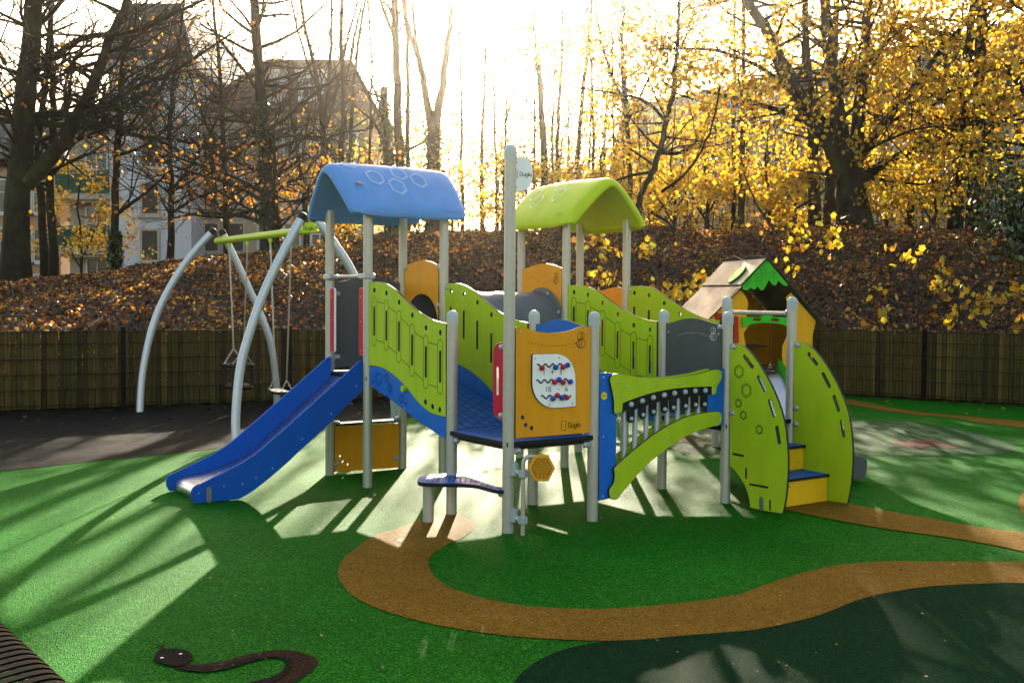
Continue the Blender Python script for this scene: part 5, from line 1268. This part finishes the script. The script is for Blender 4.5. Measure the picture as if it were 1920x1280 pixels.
tree('ivy_tree', 'tall straight trunk with ivy left of the blue roof', 21.6, [[(508, 458, 33), (503, 380, 28), (497, 300, 23), (490, 180, 20), (480, 60, 18), (476, -60, 15), (470, -300, 9)], [(521, 440, 10), (516, 340, 8), (512, 250, 5)], [(490, 150, 8), (506, 120, 6)], [(500, 330, 10), (440, 300, 8), (360, 270, 6), (280, 255, 4)], [(500, 380, 9), (430, 345, 7), (350, 320, 5), (290, 300, 3)], [(505, 420, 9), (450, 405, 7), (380, 400, 5), (320, 410, 3)], [(497, 280, 8), (450, 220, 6), (380, 180, 4), (330, 150, 3)]], nb=44, bl=2.9, el=(-15, 45), start=.12, seed=7, group=GB, nleaf=800, lz=(2, 4.9), lmat='leaf_orange', ivy=[([(508, 455, 34), (503, 380, 29), (497, 300, 24), (490, 190, 21)], 190)])
tree('leafy_tree', 'small orange leaved tree between the swing and the blue roof', 23.0, [[(575, 455, 10), (572, 380, 9), (560, 300, 7), (545, 200, 5), (540, 120, 3)], [(572, 390, 6), (600, 320, 5), (620, 250, 3)]], nb=26, bl=1.9, el=(-10, 40), start=.1, seed=8, group=GY, nleaf=800, lz=(2, 4.6), lmat='leaf_orange', mat='bark_brown')
tree('multi_stem_tree', 'fan of many thin bare stems rising above the blue roof', 26, [
    [(614, 455, 14), (611, 330, 13), (606, 230, 11), (592, 140, 8), (566, 20, 6), (540, -180, 4)], [(640, 450, 12), (640, 300, 11), (645, 180, 10), (640, 60, 8), (648, -120, 6)], [(652, 450, 9), (656, 300, 8), (664, 150, 7), (684, 0, 5), (705, -150, 3)],
    [(610, 230, 8), (618, 140, 7), (622, 40, 6), (618, -100, 4)], [(612, 240, 7), (632, 160, 6), (655, 60, 5), (690, -60, 3)], [(600, 180, 6), (570, 100, 5), (545, 0, 4)], [(642, 180, 6), (660, 90, 5), (680, 0, 4)]], 'bark_brown', 13, 2.2, (30, 65), .66, 2, .9, 70, 'leaf_orange', seed=9, group=GB)
tree('ivy_tree', 'ivy clad straight trunk standing behind the middle of the blue roof', 23.2, [[(752, 442, 20), (750, 330, 18), (745, 200, 16), (742, 90, 14), (740, -60, 12), (738, -300, 7)], [(735, 440, 18), (728, 320, 17), (722, 240, 15), (720, 165, 14)], [(748, 250, 8), (700, 200, 6), (660, 120, 4)], [(744, 80, 8), (720, 20, 6), (700, -60, 4)]], 'bark_brown', 13, 2.0, (20, 60), .62, 2, .8, 60, 'leaf_orange', seed=10, group=GB, ivy=[([(735, 440, 18), (728, 320, 17), (722, 240, 15), (720, 165, 14)], 165), ([(752, 440, 20), (750, 330, 18), (745, 250, 16)], 250)])
tree('slim_tree', 'thin bare stem just right of the ivy trunk behind the blue roof', 25, [[(766, 440, 9), (764, 200, 8), (761, 0, 6), (757, -200, 4)]], 'bark_brown', 9, 1.5, (25, 60), .4, 2, .8, seed=11, group=GB)
tree('forked_tree', 'ivy clad trunk forking in a Y behind the right end of the blue roof', 22.4, [[(815, 447, 31), (812, 330, 27), (812, 230, 25), (816, 215, 20)], [(810, 250, 16), (797, 170, 13), (785, 110, 11), (765, 50, 9), (745, -60, 6), (730, -250, 3)], [(815, 245, 18), (828, 160, 14), (840, 80, 11), (848, 0, 9), (855, -150, 6)], [(786, 110, 7), (776, 40, 6), (770, -60, 4)]], 'bark_brown', 0, 1.4, (30, 60), .9, 2, .8, 0, 'leaf_yellow', seed=12, group=GB, ivy=[([(815, 445, 32), (812, 330, 28), (812, 235, 25)], 235)])
tree('bare_tree', 'dark twiggy bare tree in front of the white wall, right of the slender one', 22.6, [[(318, 500, 13), (322, 380, 11), (318, 250, 9), (330, 120, 7), (345, 0, 5), (350, -160, 3)], [(321, 360, 7), (370, 290, 6), (420, 200, 4), (450, 100, 3)], [(320, 300, 6), (280, 230, 5), (240, 150, 3)], [(322, 400, 6), (370, 370, 5), (440, 350, 3)]], nb=40, bl=2.5, el=(-10, 55), start=.15, seed=140, group=GB, nleaf=150, lmat='leaf_orange')
tree('bare_tree', 'dark twiggy bare tree in front of the tan wing, left of the ivy trunk', 23.4, [[(425, 490, 12), (424, 380, 10), (418, 260, 9), (412, 120, 7), (400, 0, 5), (395, -160, 3)], [(423, 350, 7), (460, 270, 5), (490, 180, 4), (520, 80, 3)], [(420, 300, 6), (380, 220, 5), (350, 120, 3)]], nb=40, bl=2.4, el=(-10, 55), start=.12, seed=141, group=GB, nleaf=200, lmat='leaf_orange')
tree('slim_tree', 'thin bare stem in the white gap above the middle of the blue roof', 26.5, [[(693, 450, 6), (692, 300, 5.5), (697, 150, 4.5), (690, 0, 3.5), (685, -160, 2)], [(693, 260, 4), (708, 170, 3), (716, 60, 2.5)]], 'bark_brown', 12, 1.6, (20, 60), .5, 2, .8, seed=142, group=GB)
# centre, thin trees against the sun
cen = [(868, 442, 7, -10, 24.5, 'thin bare sapling closest to the right edge of the blue roof'), (905, 436, 8, 8, 25.5, 'thin bare tree midway between the two roofs'), (932, 436, 6, -20, 27, 'very thin sapling just left of the tall white-capped post'),
       (1022, 434, 15, -25, 24, 'brown trunk rising just right of the white maker flag'), (1047, 434, 9, 10, 26, 'slim trunk rising from behind the green roof ridge, left one'), (1085, 434, 11, 25, 25, 'slim trunk rising from behind the green roof ridge, right one'), (1115, 434, 7, -15, 27, 'thin stem rising behind the green roof peak')]
for i, (u, v, w_, dx, Y, lb_) in enumerate(cen):
    tree('slim_tree', lb_, Y, [[(u, v, w_), (u - 2, 300, w_ * .9), (u + dx * .4, 150, w_ * .7), (u + dx, 0, w_ * .55), (u + dx * 1.6, -220, w_ * .3)]], 'bark_pale', 16, 1.9, (20, 60), .55, 2, .8, (60, 60, 0, 200, 160, 300, 300)[i], 'leaf_yellow', seed=20 + i, group=GB, lz=(2, 5))
for i in range(9):
    u = (946, 1004, 1036, 1062, 1100, 1134, 1150, 1172, 1205)[i] + R.uniform(-4, 4); dx = R.uniform(-30, 30); w_ = R.uniform(3.5, 6.5)
    tree('thin_sapling', ('first', 'second', 'third', 'fourth', 'fifth', 'sixth', 'seventh', 'eighth', 'last')[i] + ' from the left of the nine pale thin saplings in the sun glare', R.uniform(22.5, 28), [[(u, 440, w_), (u + dx * .1, 300, w_ * .85), (u + dx * .4, 150, w_ * .65), (u + dx, 0, w_ * .5), (u + dx * 1.6, -220, w_ * .3)], [(u + dx * .2, 230, w_ * .6), (u + dx * .2 + R.choice((-1, 1)) * 22, 130, w_ * .45), (u + R.uniform(-50, 50), -20, w_ * .3)]], 'bark_pale', 20, 1.6, (10, 60), .12, 2, .5, R.choice((100, 200, 300)), 'leaf_yellow', seed=200 + i, group='thin saplings in the sun glare', lz=(2, 5))
tree('crooked_tree', 'crooked greenish tree bending right above the green roof edge', 20.5, [[(1186, 440, 13), (1196, 380, 12), (1222, 325, 12), (1238, 280, 11), (1248, 235, 10), (1262, 170, 9), (1272, 60, 7), (1280, -120, 4)], [(1236, 285, 8), (1270, 288, 7), (1300, 270, 6), (1330, 215, 4)], [(1226, 322, 7), (1180, 330, 5), (1150, 340, 3)], [(1215, 395, 6), (1255, 420, 5), (1290, 470, 4), (1300, 530, 2)], [(1250, 230, 7), (1210, 190, 5), (1150, 175, 4), (1080, 165, 3)], [(1240, 360, 6), (1290, 320, 5), (1330, 250, 4), (1350, 160, 3)]], 'bark_dark', 20, 2.1, (-5, 55), .3, 2, .4, 2600, 'leaf_yellow', (.07, .12), seed=30, group=GY)
tree('maple_tree', 'golden leafy maple half lost in the glare right above the green roof', 22.5, [[(1182, 440, 10), (1180, 300, 9), (1172, 180, 8), (1168, 60, 6), (1165, -120, 4)], [(1176, 230, 6), (1215, 150, 5), (1250, 70, 4), (1280, -20, 3)], [(1174, 200, 6), (1140, 120, 5), (1120, 40, 4), (1110, -60, 3)]], 'bark_brown', 26, 2.2, (-10, 50), .4, 2, .2, 3600, 'leaf_yellow', seed=130, group=GY, lz=(5.2, 10))
# right side, yellow maples
tree('maple_tree', 'massive dark many-stemmed yellow maple behind the playhouse', 21.2, [
    [(1602, 432, 76), (1600, 390, 62), (1594, 330, 56), (1592, 300, 40)],
    [(1590, 350, 40), (1560, 272, 35), (1505, 195, 31), (1472, 132, 27), (1440, 60, 22), (1400, 0, 18), (1370, -100, 12), (1330, -300, 6)],
    [(1590, 330, 34), (1572, 220, 29), (1556, 100, 25), (1546, 0, 20), (1535, -200, 12), (1530, -380, 5)],
    [(1602, 330, 30), (1612, 200, 25), (1622, 80, 20), (1630, -40, 15), (1640, -250, 8)],
    [(1610, 300, 20), (1650, 240, 17), (1700, 182, 13), (1760, 100, 10), (1830, 20, 7)],
    [(1610, 340, 22), (1660, 306, 18), (1720, 277, 15), (1790, 237, 12), (1860, 190, 9), (1930, 150, 6)],
    [(1545, 250, 12), (1480, 215, 10), (1400, 190, 8), (1320, 170, 5)], [(1500, 190, 10), (1430, 130, 8), (1340, 95, 6), (1230, 92, 4)]],
    'bark_dark', 22, 2.4, (-15, 45), .6, 2, .15, 7500, 'leaf_yellow', (.07, .12), seed=31, group=GY)
tree('maple_tree', 'straight slender yellow maple right of the green roof, thicker of the pair', 22.5, [[(1390, 434, 11), (1391, 250, 10), (1393, 100, 8), (1395, -50, 7), (1397, -250, 4)]], 'bark_brown', 20, 2.0, (-10, 45), .2, 2, .2, 1300, 'leaf_yellow', seed=32, group=GY)
tree('maple_tree', 'straight slender yellow maple right of the green roof, thinner of the pair', 23.5, [[(1375, 432, 8), (1377, 250, 7), (1378, 80, 6), (1380, -150, 4)]], 'bark_brown', 16, 1.8, (-10, 45), .2, 2, .2, 900, 'leaf_yellow', seed=33, group=GY)
tree('maple_tree', 'reddish brown trunk closest to the left of the massive maple', 21.8, [[(1528, 432, 23), (1526, 330, 21), (1520, 200, 18), (1512, 80, 14), (1505, -100, 9), (1500, -300, 4)]], 'bark_brown', 12, 2.0, (-10, 45), .45, 2, .2, 1100, 'leaf_yellow', seed=34, group=GY)
tree('maple_tree', 'brown trunk touching the massive maple on its left', 22.2, [[(1558, 432, 25), (1557, 330, 22), (1560, 200, 17), (1566, 60, 13), (1570, -150, 7)]], 'bark_brown', 10, 2.0, (-10, 45), .5, 2, .2, 900, 'leaf_yellow', seed=35, group=GY)
tree('maple_tree', 'dark maple trunk near the right edge, left one of two', 21.4, [[(1790, 440, 27), (1795, 330, 23), (1805, 200, 19), (1815, 100, 16), (1830, -50, 12), (1840, -250, 6)], [(1800, 260, 10), (1770, 180, 8), (1740, 100, 6), (1700, 40, 4)]], 'bark_dark', 18, 2.3, (-15, 40), .3, 2, .15, 3400, 'leaf_yellow', (.07, .12), seed=36, group=GY)
tree('maple_tree', 'dark maple trunk near the right edge, right one of two', 21.0, [[(1826, 442, 29), (1830, 330, 27), (1835, 200, 24), (1838, 80, 20), (1845, -60, 16), (1850, -300, 8)], [(1836, 110, 12), (1790, 75, 9), (1740, 55, 6), (1680, 45, 4)], [(1832, 240, 10), (1880, 200, 8), (1940, 150, 6)], [(1830, 300, 9), (1880, 300, 7), (1950, 290, 4)]], 'bark_dark', 20, 2.4, (-20, 40), .2, 2, .1, 4200, 'leaf_yellow', (.07, .12), seed=37, group=GY)
tree('maple_tree', 'slim leaning yellow maple midway between the massive maple and the right-hand pair', 22.6, [[(1703, 438, 15), (1710, 340, 13), (1718, 260, 11), (1722, 160, 8), (1725, 0, 6), (1728, -200, 3)]], 'bark_dark', 18, 2.0, (-15, 40), .2, 2, .2, 1700, 'leaf_yellow', seed=38, group=GY)
tree('maple_tree', 'tall yellow maple crown leaning in at the far right edge', 19.5, [[(1990, 460, 30), (1985, 330, 27), (1975, 150, 22), (1965, -50, 16), (1955, -300, 8)], [(1980, 250, 12), (1930, 190, 9), (1880, 120, 5)], [(1985, 330, 10), (1940, 300, 8), (1890, 290, 4)]], 'bark_dark', 20, 2.3, (-20, 40), .2, 2, .1, 3000, 'leaf_yellow', (.07, .12), seed=39, group=GY)
for i, (u, v, w_, Y, nl, lb_) in enumerate([(845, 445, 5, 22.5, 700, 'bushy yellow sapling between the blue roof and the white flag'), (985, 440, 5, 23, 900, 'bushy golden sapling behind the maker flag'), (1130, 438, 6, 23.5, 1100, 'bushy golden sapling above the peak of the green roof'),
        (1262, 438, 6, 23, 1000, 'bushy yellow sapling right of the green roof'), (1325, 436, 8, 24, 900, 'slim yellow sapling midway between green roof and straight maples'), (1440, 436, 7, 21.5, 1400, 'bright yellow sapling above the playhouse gable'), (1490, 436, 6, 22.5, 1000, 'bright yellow sapling just right of the playhouse gable'), (1660, 436, 6, 21.8, 900, 'yellow sapling right of the massive maple base'), (1750, 440, 6, 21.2, 1000, 'yellow sapling left of the right-hand maple pair'), (150, 520, 6, 24, 1300, 'low mustard yellow bush in front of the green balconies'), (620, 460, 5, 23.5, 350, 'small bright yellow bush below the blue roof')]):
    tree('leafy_sapling', lb_, Y, [[(u, v, w_), (u + 3, v - 60, w_ * .8), (u - 4, v - 130, w_ * .6), (u + 4, v - 210, w_ * .3)], [(u, v - 30, w_ * .6), (u + 30, v - 90, w_ * .4), (u + 50, v - 150, w_ * .2)], [(u, v - 20, w_ * .6), (u - 35, v - 80, w_ * .4), (u - 50, v - 140, w_ * .2)]], 'bark_brown', 22, 1.3, (-10, 45), .1, 1, .2, nl, 'leaf_yellow', (.06, .11), seed=50 + i, group='yellow-leaved saplings', lz=(2, 5.0) if u < 1200 else (2, 4.7) if u < 1500 else None)
# shrubs on the slope of the bank with hanging maple leaves
for i, (u, v, Y, nl, hgt, lb_) in enumerate([(1112, 590, 18.0, 46, 130, 'maple shoot with big yellow leaves seen under the green roof'), (1160, 560, 18.2, 26, 100, 'thin maple shoot with few leaves beside the right roof post'), (1275, 600, 18.4, 90, 90, 'low yellow bush left of the playhouse roof'), (1475, 520, 18.4, 70, 70, 'yellow leaved shoot just above the playhouse gable'), (1715, 625, 17.7, 60, 115, 'drooping yellow maple shoot on the dark bank above the right fence post'),
        (1790, 620, 17.4, 40, 100, 'sparse yellow shoot on the dark bank, second from the right edge'), (1885, 625, 17.0, 60, 90, 'yellow maple shoot on the bank nearest the right edge'), (1655, 620, 18.0, 16, 60, 'small orange shoot low on the bank right of the playhouse')]):
    tree('maple_shoot', lb_, Y, [[(u, v, 3.5), (u + 8, v - hgt * .5, 3), (u - 6, v - hgt, 2)], [(u, v - 5, 3), (u + 30, v - hgt * .5, 2.4), (u + 50, v - hgt * .9, 1.5)]], 'bark_brown', 10, .7, (0, 50), .3, 1, .2, int(nl * 1.2), 'leaf_yellow', (.08, .15), seed=70 + i, group='maple shoots on the bank', cat='shrub')
for i, (u, v, Y) in enumerate([(1330, 540, 18.5), (1420, 500, 19), (1580, 560, 18), (1640, 500, 19.2), (1760, 540, 18.6), (1850, 500, 18.8), (1560, 470, 20), (1700, 470, 20), (980, 520, 18.6), (1230, 500, 19)]):
    tree('bare_bush', ['tangle of thin bare twigs left of the playhouse roof', 'bare twiggy bush directly above the playhouse', 'bare twiggy bush on the bank right of the playhouse gable', 'bare twiggy bush below the massive maple, right side', 'bare twiggy bush above the right fence post', 'bare twiggy bush below the right-hand maple pair', 'bare twiggy bush at the foot of the massive maple', 'bare twiggy bush at the foot of the slim leaning maple', 'bare twiggy bush seen between the two towers', 'bare twiggy bush right of the green roof posts'][i], Y,
         [[(u, v + 20, 2.5), (u + 4, v - 30, 2), (u - 10, v - 75, 1.2)], [(u + 10, v + 20, 2.5), (u + 40, v - 20, 2), (u + 60, v - 60, 1.2)], [(u - 5, v + 20, 2.5), (u - 40, v - 15, 2), (u - 70, v - 40, 1.2)]], 'bark_pale', 16, 1.1, (-5, 60), .05, 2, .1, 30, 'leaf_litter', (.06, .1), seed=90 + i, group='bare bushes on the bank', cat='bush')
# dark evergreen at the right edge
eg = empty('evergreen_bush', dp(1895, 440, 20.3), 'dark glossy evergreen bush at the right edge of the bank', 'bush')
c0_ = dp(1905, 370, 20.3); pv = NR.normal(0, 1, (1500, 3)) * np.array([.38, .4, .6]) + np.array(c0_) - np.array([0, 0, .3])
leaves('crown', pv, NR.uniform(.06, .12, len(pv)), 'leaf_ivy', eg, OVAL, 2.5, .2)
mb = MB(); 
for k in range(7): mb.tube([dp(1900 + 4 * k, 450, 20.3), c0_ + Vector((R.gauss(0, .3), R.gauss(0, .3), R.uniform(-.3, .5)))], [.025, .008], 6)
mb.build('trunk', 'bark_dark', eg, True, 80)

S_ = []
for k in range(420):
    x = R.uniform(-9, 10); y = yf(x) + .3 + (25 - yf(x)) * R.random(); a = R.uniform(0, 6.28); p = Vector((x, y, bank(x, y) + .03)); r = R.uniform(.004, .012); L_ = R.uniform(.25, .9)
    for i in range(3):
        a += R.gauss(0, .3); q = p + Vector((math.cos(a), math.sin(a), 0)) * L_ / 3; q.z = bank(q.x, q.y) + .03 + R.uniform(0, .12); S_.append((*p, *q, r, r * .75)); p = q; r *= .75
o = segs_mesh('fallen_stick', S_, 'bark_pale', None, 4); o['kind'] = 'stuff'
# far golden scrub beyond the bank, reads as one mass
S_ = []; tips = []; rnd = random.Random(77)
for k in range(180):
    x = rnd.uniform(-5.5, 15); y = rnd.uniform(33, 38); z0 = .5; h = rnd.uniform(4.2, 7.2); p = Vector((x, y, z0)); r = rnd.uniform(.02, .05); n = 6
    for i in range(n):
        q = p + Vector((rnd.gauss(0, .12), rnd.gauss(0, .12), h / n)); S_.append((*p, *q, r, r * .85)); p = q; r *= .85
        if i > 1:
            for _ in range(3): grow(S_, tips, p, Vector((rnd.gauss(0, 1), rnd.gauss(0, 1), rnd.uniform(0, .9))).normalized(), rnd.uniform(.6, 1.5), .012, 1, 2, .3, rnd)
o = segs_mesh('distant_scrub_stem', S_, 'bark_brown', None, 3); o['kind'] = 'stuff'
t_ = np.array(tips); pk = t_[NR.integers(0, len(t_), 17000)] + NR.normal(0, .15, (17000, 3)); pk = pk[pk[:, 2] < 7.6]
o = leaves('distant_scrub_leaf', pk, NR.uniform(.08, .14, len(pk)), 'leaf_yellow', None, OVAL, 2.2, .3); o['kind'] = 'stuff'

# ================================================================== buildings behind the bank
def block(root, x0, x1, y0, y1, h, mat):
    mb = MB(); mb.box(((x0 + x1) / 2, (y0 + y1) / 2, h / 2 - .3), x1 - x0, y1 - y0, h + .6); return mb.build('wall', mat, root)
def hip(root, x0, x1, y0, y1, z, hgt, mat, ov=.45, ridge=.5):
    mb = MB(); x0 -= ov; x1 += ov; y0 -= ov; y1 += ov; ry = (y0 + y1) / 2; rr = min((x1 - x0) / 2 * ridge, (y1 - y0) / 2)
    vs = [(x0, y0, z), (x1, y0, z), (x1, y1, z), (x0, y1, z), (x0 + rr, ry, z + hgt), (x1 - rr, ry, z + hgt), (x0, y0, z - .14), (x1, y0, z - .14), (x1, y1, z - .14), (x0, y1, z - .14)]
    mb.add(vs, [(0, 1, 5, 4), (1, 2, 5), (2, 3, 4, 5), (3, 0, 4), (0, 6, 7, 1), (1, 7, 8, 2), (2, 8, 9, 3), (3, 9, 6, 0), (6, 9, 8, 7)]); return mb.build('roof', mat, root)
def window(root, O, d, n, w_, h, shutter=False, name='window'):
    """O: lower centre on the wall face; d: along the wall; n: outward"""
    mb = MB(); up = Vector((0, 0, 1)); c = O + up * h / 2
    for s_ in (-1, 1): mb.box(c + d * s_ * (w_ / 2 + .04) + n * .03, .09, .1, h + .18, d, n)
    for s_ in (-1, 1): mb.box(c + up * s_ * (h / 2 + .05) + n * .035, w_, .1, .09, d, n)
    mb.box(O - up * .14 + n * .09, w_ + .35, .2, .09, d, n)
    if not shutter: mb.box(c + n * .045, .05, .05, h - .01, d, n); mb.box(c + n * .044 + up * h * .12, w_ - .01, .045, .05, d, n)
    f = mb.build(name, 'trim_stone' if shutter else 'win_frame', root); p_ = MB()
    if shutter:
        k = int(h / .09)
        p_.box(c + n * .012, w_, .03, h, d, n)
        for i in range(k): p_.box(O + up * (h * (i + .5) / k) + n * .035, w_ - .02, .02, h / k * .75, d, n)
        p_.build('shutter', 'shutter', f)
    else:
        p_.box(c + n * .012, w_, .02, h, d, n); p_.build('pane', 'glass', f)
    return f
X, Y_, Z_ = Vector((1, 0, 0)), Vector((0, 1, 0)), Vector((0, 0, 1)); FN = Vector((0, -1, 0))
xa0, xa1 = dp(205, 300, 44).x, dp(358, 300, 44).x
b1_ = empty('apartment_house', (xa0, 44, 0), 'tall white apartment house with closed dark shutters behind the left trees', 'building')
block(b1_, xa0, xa1, 44, 54, 10.6, 'wall_white')
mb = MB(); mb.box(((xa0 + xa1) / 2, 48.9, 10.55), xa1 - xa0 + .7, 10.5, .32); mb.box(((xa0 + xa1) / 2, 48.95, 8.2), xa1 - xa0 + .3, 10.3, .18); mb.build('cornice', 'trim_stone', b1_)
mb = MB(); q8 = [(xa0 - .2, 43.8), (xa1 + .2, 43.8), (xa1 + .2, 54.2), (xa0 - .2, 54.2)]; q9 = [(xa0 + .6, 44.7), (xa1 - .6, 44.7), (xa1 - .6, 53.3), (xa0 + .6, 53.3)]
mb.add([(x, y, 10.72) for x, y in q8] + [(x, y, 13.2) for x, y in q9], [(0, 1, 5, 4), (1, 2, 6, 5), (2, 3, 7, 6), (3, 0, 4, 7), (4, 5, 6, 7), (0, 3, 2, 1)]); mb.build('roof', 'roof_slate', b1_)
for va, vb in ((170, 230), (255, 312), (345, 400), (433, 487)):
    q, r_ = dp(282, vb, 44), dp(282, va, 44); window(b1_, Vector((q.x, 44, q.z)), X, FN, .62, r_.z - q.z, True)
for vb in (365, 455):
    q = dp(193 + 22, vb, 44); window(b1_, Vector((q.x, 44, q.z)), X, FN, .16, .5, True)
xb1 = dp(690, 300, 46).x
b2_ = empty('apartment_house', (xa1, 46, 0), 'tan apartment wing with brown tiled hip roof behind the swing', 'building')
block(b2_, xa1 + .05, xb1, 46, 56, 9.1, 'wall_tan')
mb = MB(); mb.box(((xa1 + xb1) / 2 + .05, 50.95, 9.0), xb1 - xa1, 10.5, .25); mb.build('cornice', 'trim_stone', b2_)
hip(b2_, xa1 + .05, xb1, 46, 56, 9.15, 3.2, 'roof_tile', .5)
for u in (395, 443, 500, 548, 600, 655):
    for va, vb in ((250, 300), (335, 385), (420, 470)):
        q, r_ = dp(u, vb, 46), dp(u, va, 46); window(b2_, Vector((q.x, 46, q.z)), X, FN, .62, r_.z - q.z, u in (395, 443))
for u in (512, 582):
    q = dp(u, 190, 46.6); dm = MB(); dm.box((q.x, 46.9, q.z + .55), .95, 1.1, 1.2); dm.box((q.x, 46.85, q.z + 1.2), 1.15, 1.3, .12); dmo = dm.build('dormer', 'wall_white', b2_)
    window(b2_, Vector((q.x, 46.35, q.z + .1)), X, FN, .5, .8)
# balcony bays at the left flank
xc0 = dp(105, 300, 44.4).x
b3_ = empty('balcony_house', (xc0, 44.6, 0), 'stone house bay with green balcony railings between the left trunks', 'building')
block(b3_, xc0 + .2, xa0 - .06, 45.2, 53, 8.2, 'wall_tan'); hip(b3_, xc0 + .2, xa0 - .06, 45.2, 53, 8.25, 2.2, 'roof_slate', .2)
for z_ in (1.1, 3.2, 5.4):
    mb = MB(); mb.box(((xc0 + xa0) / 2, 44.75, z_), xa0 - xc0, 1.1, .22); mb.box(((xc0 + xa0) / 2, 44.85, z_ - .16), xa0 - xc0 - .3, .9, .12); bo = mb.build('balcony', 'trim_stone', b3_)
    rl = MB(); rl.box(((xc0 + xa0) / 2, 44.24, z_ + 1.0), xa0 - xc0, .06, .06); rl.box(((xc0 + xa0) / 2, 44.24, z_ + .17), xa0 - xc0, .04, .05)
    for k in range(22): rl.box((xc0 + (xa0 - xc0) * (k + .5) / 22, 44.24, z_ + .58), .025, .025, .8)
    rl.box(((xc0 + xa0) / 2, 44.3, z_ + .55), xa0 - xc0, .015, .7); rl.build('railing', 'rail_green', bo)
    window(b3_, Vector(((xc0 + xa0) / 2 + .2, 45.2, z_ + .2)), X, FN, .8, 1.6)
xd0 = dp(-160, 300, 50).x; xd1 = dp(112, 300, 50).x
b4_ = empty('brick_house', (xd0, 50, 0), 'brown brick house behind the trunks at the left edge', 'building')
block(b4_, xd0, xd1, 50, 58, 7.4, 'wall_brick'); hip(b4_, xd0, xd1, 50, 58, 7.45, 2.8, 'roof_slate', .4)
for u in (-60, 0, 45, 80):
    for z_ in (.9, 3.0, 5.2): q = dp(u, 400, 50); window(b4_, Vector((q.x, 50, z_)), X, FN, .7, 1.4)
# long cream building behind the right-hand trees
P0, P1 = Vector((5.0, 56)), Vector((19.5, 33))
d_ = (P1 - P0).normalized(); n_ = Vector((d_.y, -d_.x)); n_ = n_ if n_.y < 0 else -n_; Lb = (P1 - P0).length; D3, N3 = V3(d_, 0), V3(n_, 0)
b5_ = empty('apartment_house', (P0.x, P0.y, 0), 'long cream apartment building with slate mansard roof behind the yellow trees', 'building')
mb = MB(); mb.box(V3((P0 + P1) / 2, 4.1) - N3 * 5, Lb, 10, 8.8, D3, N3); mb.build('wall', 'wall_cream', b5_)
mb = MB()
for z_, o_ in ((8.45, .35), (5.9, .14), (3.1, .14)): mb.box(V3((P0 + P1) / 2, z_) + N3 * (o_ / 2), Lb + .2, o_, .26, D3, N3)
mb.build('cornice', 'trim_stone', b5_)
mb = MB(); pr_ = [(0.2, 8.6), (-.9, 11.2), (-5, 12.3), (-9.1, 11.2), (-10.2, 8.6)]
vs = [V3(P0, 0) + N3 * a + Z_ * z for a, z in pr_] + [V3(P1, 0) + N3 * a + Z_ * z for a, z in pr_]
mb.add(vs, [(i, i + 1, 6 + i, 5 + i) for i in range(4)] + [(0, 1, 2, 3, 4), (5, 6, 7, 8, 9)]); mb.build('roof', 'roof_slate', b5_)
nc = 11
for i in range(nc):
    s_ = Lb * (i + .5) / nc
    for z_, h in ((.7, 1.7), (3.5, 1.8), (6.25, 1.6)): window(b5_, V3(P0, z_) + D3 * s_, D3, N3, 1.0, h)
    q = V3(P0, 9.0) + D3 * s_ - N3 * .1; dm = MB(); dm.box(q + Z_ * .75 - N3 * .35, 1.2, 1.0, 1.5, D3, N3); dm.box(q + Z_ * 1.55 - N3 * .35, 1.4, 1.2, .12, D3, N3); dm.build('dormer', 'wall_cream', b5_)
    window(b5_, q + Z_ * .2 + N3 * .15, D3, N3, .7, 1.1)
rl = MB(); rl.box(V3((P0 + P1) / 2, 6.75) + N3 * .4, Lb * .7, .05, .05, D3, N3)
for k in range(70): rl.box(V3(P0, 6.4) + D3 * (Lb * (.15 + .7 * k / 70)) + N3 * .4, .03, .03, .7, D3, N3)
rl.build('railing', 'rail_dark', b5_)
mb = MB(); mb.box(V3((P0 + P1) / 2, 6.02) + N3 * .27, Lb * .7 + .1, .52, .1, D3, N3); mb.build('balcony', 'trim_stone', b5_)

# ================================================================== autumn air lit by the low sun
hz = MB(); hz.box((0, 30, 9.5), 80, 80, 21.0); ho_ = hz.build('haze', 'glass', None); ho_.data.materials.clear()
hm = bpy.data.materials.new('haze'); hm.use_nodes = True; ht = hm.node_tree; ht.nodes.remove(ht.nodes['Principled BSDF'])
pv_ = ht.nodes.new('ShaderNodeVolumePrincipled'); pv_.inputs['Color'].default_value = (1, .97, .92, 1); pv_.inputs['Density'].default_value = 0.00075; pv_.inputs['Anisotropy'].default_value = 0.978
ht.links.new(pv_.outputs[0], ht.nodes['Material Output'].inputs['Volume']); ho_.data.materials.append(hm); ho_['kind'] = 'stuff'
